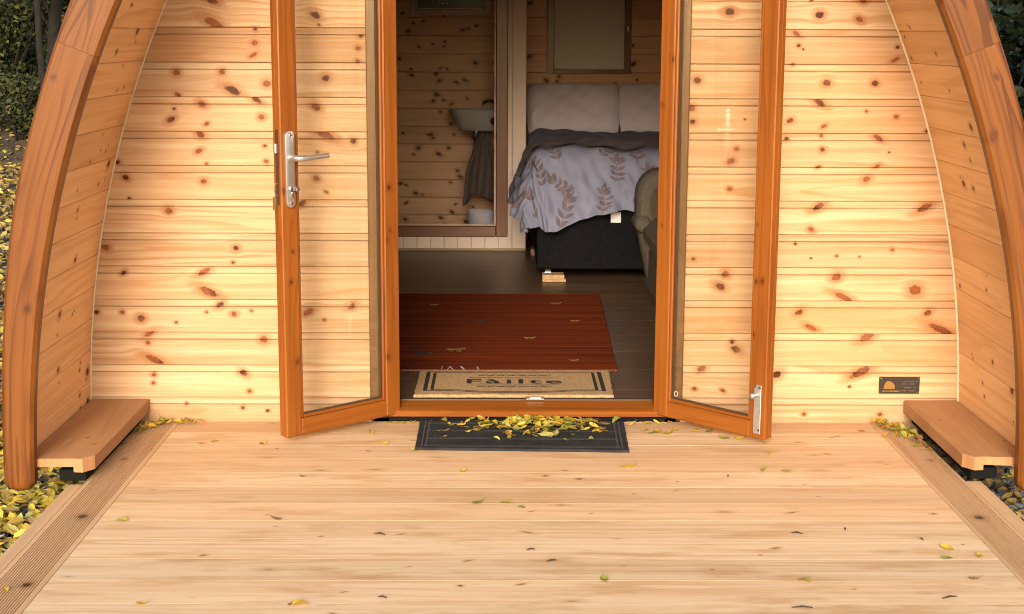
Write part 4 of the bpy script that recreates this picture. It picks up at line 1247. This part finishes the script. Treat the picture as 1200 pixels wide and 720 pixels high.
for k in range(2600):
    x = rnd.uniform(-2.1, -1.42); y_ = rnd.uniform(3.7, 6.0)
    if rnd.random() < .12: continue
    scatter_leaf(lf, x, y_, -.130 + rnd.uniform(0, .035), rnd.uniform(.022, .036), rnd, .35)
for k in range(220):
    scatter_leaf(lf, rnd.uniform(-1.62, -1.40), rnd.uniform(4.9, 5.7), -.11 + rnd.uniform(0, .03), rnd.uniform(.02, .03), rnd, .35)
tag(build('leaf_litter', lf, M['litter'], fix=False), 'bright yellow fallen leaves over gravel beside the deck', 'leaf litter', kind='stuff')
lf = MB()
for k in range(1500):
    scatter_leaf(lf, rnd.uniform(1.665, 2.4), rnd.uniform(3.7, 6.3), -.130 + rnd.uniform(0, .03), rnd.uniform(.018, .032), rnd, .4)  # right-hand strip: shade beside the deck put into the darker leaf colour
for k in range(9000):
    y_ = rnd.uniform(6, 23)
    x = -.335 * y_ + rnd.uniform(-1.2, .9) * (y_ / 12)
    s_ = rnd.uniform(.025, .045)
    scatter_leaf(lf, x, y_, min(ground_z(x, y_), 5) + .01 + rnd.uniform(0, .03), s_, rnd, .4)
lf2 = MB()
for k in range(1300):
    y_ = rnd.uniform(7, 20)
    x = -.335 * y_ + rnd.uniform(-.6, .6) * (y_ / 12)
    scatter_leaf(lf2, x, y_, min(ground_z(x, y_), 5) + .02 + rnd.uniform(0, .03), rnd.uniform(.025, .042), rnd, .4)
tag(build('leaf_litter', lf2, M['litter'], fix=False), 'yellow fallen leaves strewn along the track beside the wood', 'leaf litter', kind='stuff')
tag(build('leaf_litter', lf, M['litter_shaded'], fix=False), 'brown and yellow leaf litter on the shaded woodland ground', 'leaf litter', kind='stuff')

# ------------------------------------------------------------------ trees and shrubs
def foliage(mb, blobs, n, s_, rnd, droop=.3):
    for (cx, cy_, cz, rx, ry, rz), share in blobs:
        for k in range(int(n * share)):
            while True:
                v = Vector((rnd.uniform(-1, 1), rnd.uniform(-1, 1), rnd.uniform(-1, 1)))
                if .25 < v.length < 1: break
            v *= (.55 + .45 * rnd.random())/max(v.length, .3) * v.length ** .4 if False else 1
            clump = math.sin(v.x * 7 + cx) * math.sin(v.y * 8 + cy_) * math.sin(v.z * 7 + cz)
            if clump < -.18 and rnd.random() < .8: continue
            scatter_leaf(mb, cx + v.x * rx, cy_ + v.y * ry, cz + v.z * rz, s_ * rnd.uniform(.6, 1.25), rnd, .9)
def stems(mb, x, y_, z0, h, n, rnd, r=.02, spread=.5):
    for k in range(n):
        a = rnd.uniform(0, 6.28)
        p, pts, rad = Vector((x + .08 * math.cos(a), y_ + .08 * math.sin(a), z0)), [], []
        for i in range(6):
            t = i / 5
            pts.append(p + Vector((spread * t * math.cos(a) + rnd.gauss(0, .04), spread * t * math.sin(a) + rnd.gauss(0, .04), h * t)))
            rad.append(r * (1 - .8 * t))
        mb.tube(pts, rad, 6)
def shrub(name, x, y_, z0, rx, ry, h, n, s_, mat, lbl, cat, grp, seed):
    rnd = random.Random(seed)
    t = empty(name, (x, y_, z0), lbl, cat, grp)
    sm = MB(); stems(sm, x, y_, z0 - .05, h * (1.05 if name.startswith('wood') else .8), 12 if name.startswith('wood') else 6, rnd, .020, rx * (.8 if name.startswith('wood') else .45))
    build('stem', sm, M['bark'], t)
    blobs = []
    m = 16 if name.startswith('wood') else 9
    for k in range(m):
        a = rnd.uniform(0, 6.28); q = rnd.uniform(0, .6); zz = z0 + h * rnd.uniform(.15, .85)
        rr_ = rnd.uniform(.20, .40) if m > 9 else rnd.uniform(.38, .55)
        blobs.append(((x + rx * q * math.cos(a), y_ + ry * q * math.sin(a), zz, rx * rr_, ry * rr_, h * rr_ * .45), 1 / m))
    fm = MB(); foliage(fm, blobs, n, s_, rnd)
    build('foliage', fm, mat, t, fix=False)
def tree(x, y_, z0, h, r, lbl, seed, leaves=5000, crown=1.0, lean=0.0, grp='woodland trees'):
    rnd = random.Random(seed)
    t = empty('woodland_tree', (x, y_, z0), lbl, 'tree', grp)
    tm, p = MB(), Vector((x, y_, z0 - .15))
    pts, rad = [], []
    for i in range(10):
        f = i / 9
        pts.append(p + Vector((lean * f * f * h * .2 + rnd.gauss(0, .03), rnd.gauss(0, .03), h * .75 * f)))
        rad.append(r * (1.25 - .35 * min(1, f * 6) - .65 * f))
    tm.tube(pts, rad, 10)
    tips = []
    for k in range(11):
        i = rnd.randint(5, 9); a = rnd.uniform(0, 6.28); L = rnd.uniform(.5, 1.1) * crown
        q = pts[i]; e = q + Vector((math.cos(a) * L, math.sin(a) * L, L * rnd.uniform(.2, .8)))
        mid = (q + e) / 2 + Vector((0, 0, .1))
        tm.tube([q, mid, e], [rad[i] * .6, rad[i] * .35, .012], 6)
        tips.append(e); tips.append(mid)
    build('trunk', tm, M['bark'], t, auto=60)
    blobs = [((e.x, e.y, e.z, .55 * crown, .55 * crown, .42 * crown), 1 / len(tips)) for e in tips]
    fm = MB(); foliage(fm, blobs, leaves, .055, rnd)
    build('crown', fm, M['shrub'], t, fix=False)
G1 = 'dark shrubs at the edge of the wood'
SH = [(-6.75, 20.6, 1.0, .9, 1.5, 'shaded shrub with bare stems beside the yellow leaf ground'), (-7.5, 22.0, 1.1, 1.0, 2.1, 'tall dark shrub at the far left of the wood edge'),
      (-5.7, 20.5, .8, .8, 1.7, 'dark shrub just beyond the curved beam of the pod'), (-6.9, 23.2, 1.6, 1.2, 2.4, 'broad dark shrub behind the tree trunks'),
      (-6.25, 19.6, .9, .7, .9, 'low scrubby shrub at the edge of the leaf-strewn track')]
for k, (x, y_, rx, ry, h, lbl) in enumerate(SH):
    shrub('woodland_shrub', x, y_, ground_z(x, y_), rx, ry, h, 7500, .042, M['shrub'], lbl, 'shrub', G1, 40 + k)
tree(-5.00, 16.6, -.15, 6.5, .055, 'slim dark tree with leaning trunk behind the left beam', 61, 5200, 1.5, -.1)
tree(-5.35, 18.2, -.15, 7.5, .10, 'thicker mossy tree trunk closest to the curved beam', 62, 5200, 1.6, .15)
tree(-6.9, 21.0, ground_z(-7, 21), 7, .12, 'dark tree furthest back in the wood', 63, 5200, 1.8, .2)
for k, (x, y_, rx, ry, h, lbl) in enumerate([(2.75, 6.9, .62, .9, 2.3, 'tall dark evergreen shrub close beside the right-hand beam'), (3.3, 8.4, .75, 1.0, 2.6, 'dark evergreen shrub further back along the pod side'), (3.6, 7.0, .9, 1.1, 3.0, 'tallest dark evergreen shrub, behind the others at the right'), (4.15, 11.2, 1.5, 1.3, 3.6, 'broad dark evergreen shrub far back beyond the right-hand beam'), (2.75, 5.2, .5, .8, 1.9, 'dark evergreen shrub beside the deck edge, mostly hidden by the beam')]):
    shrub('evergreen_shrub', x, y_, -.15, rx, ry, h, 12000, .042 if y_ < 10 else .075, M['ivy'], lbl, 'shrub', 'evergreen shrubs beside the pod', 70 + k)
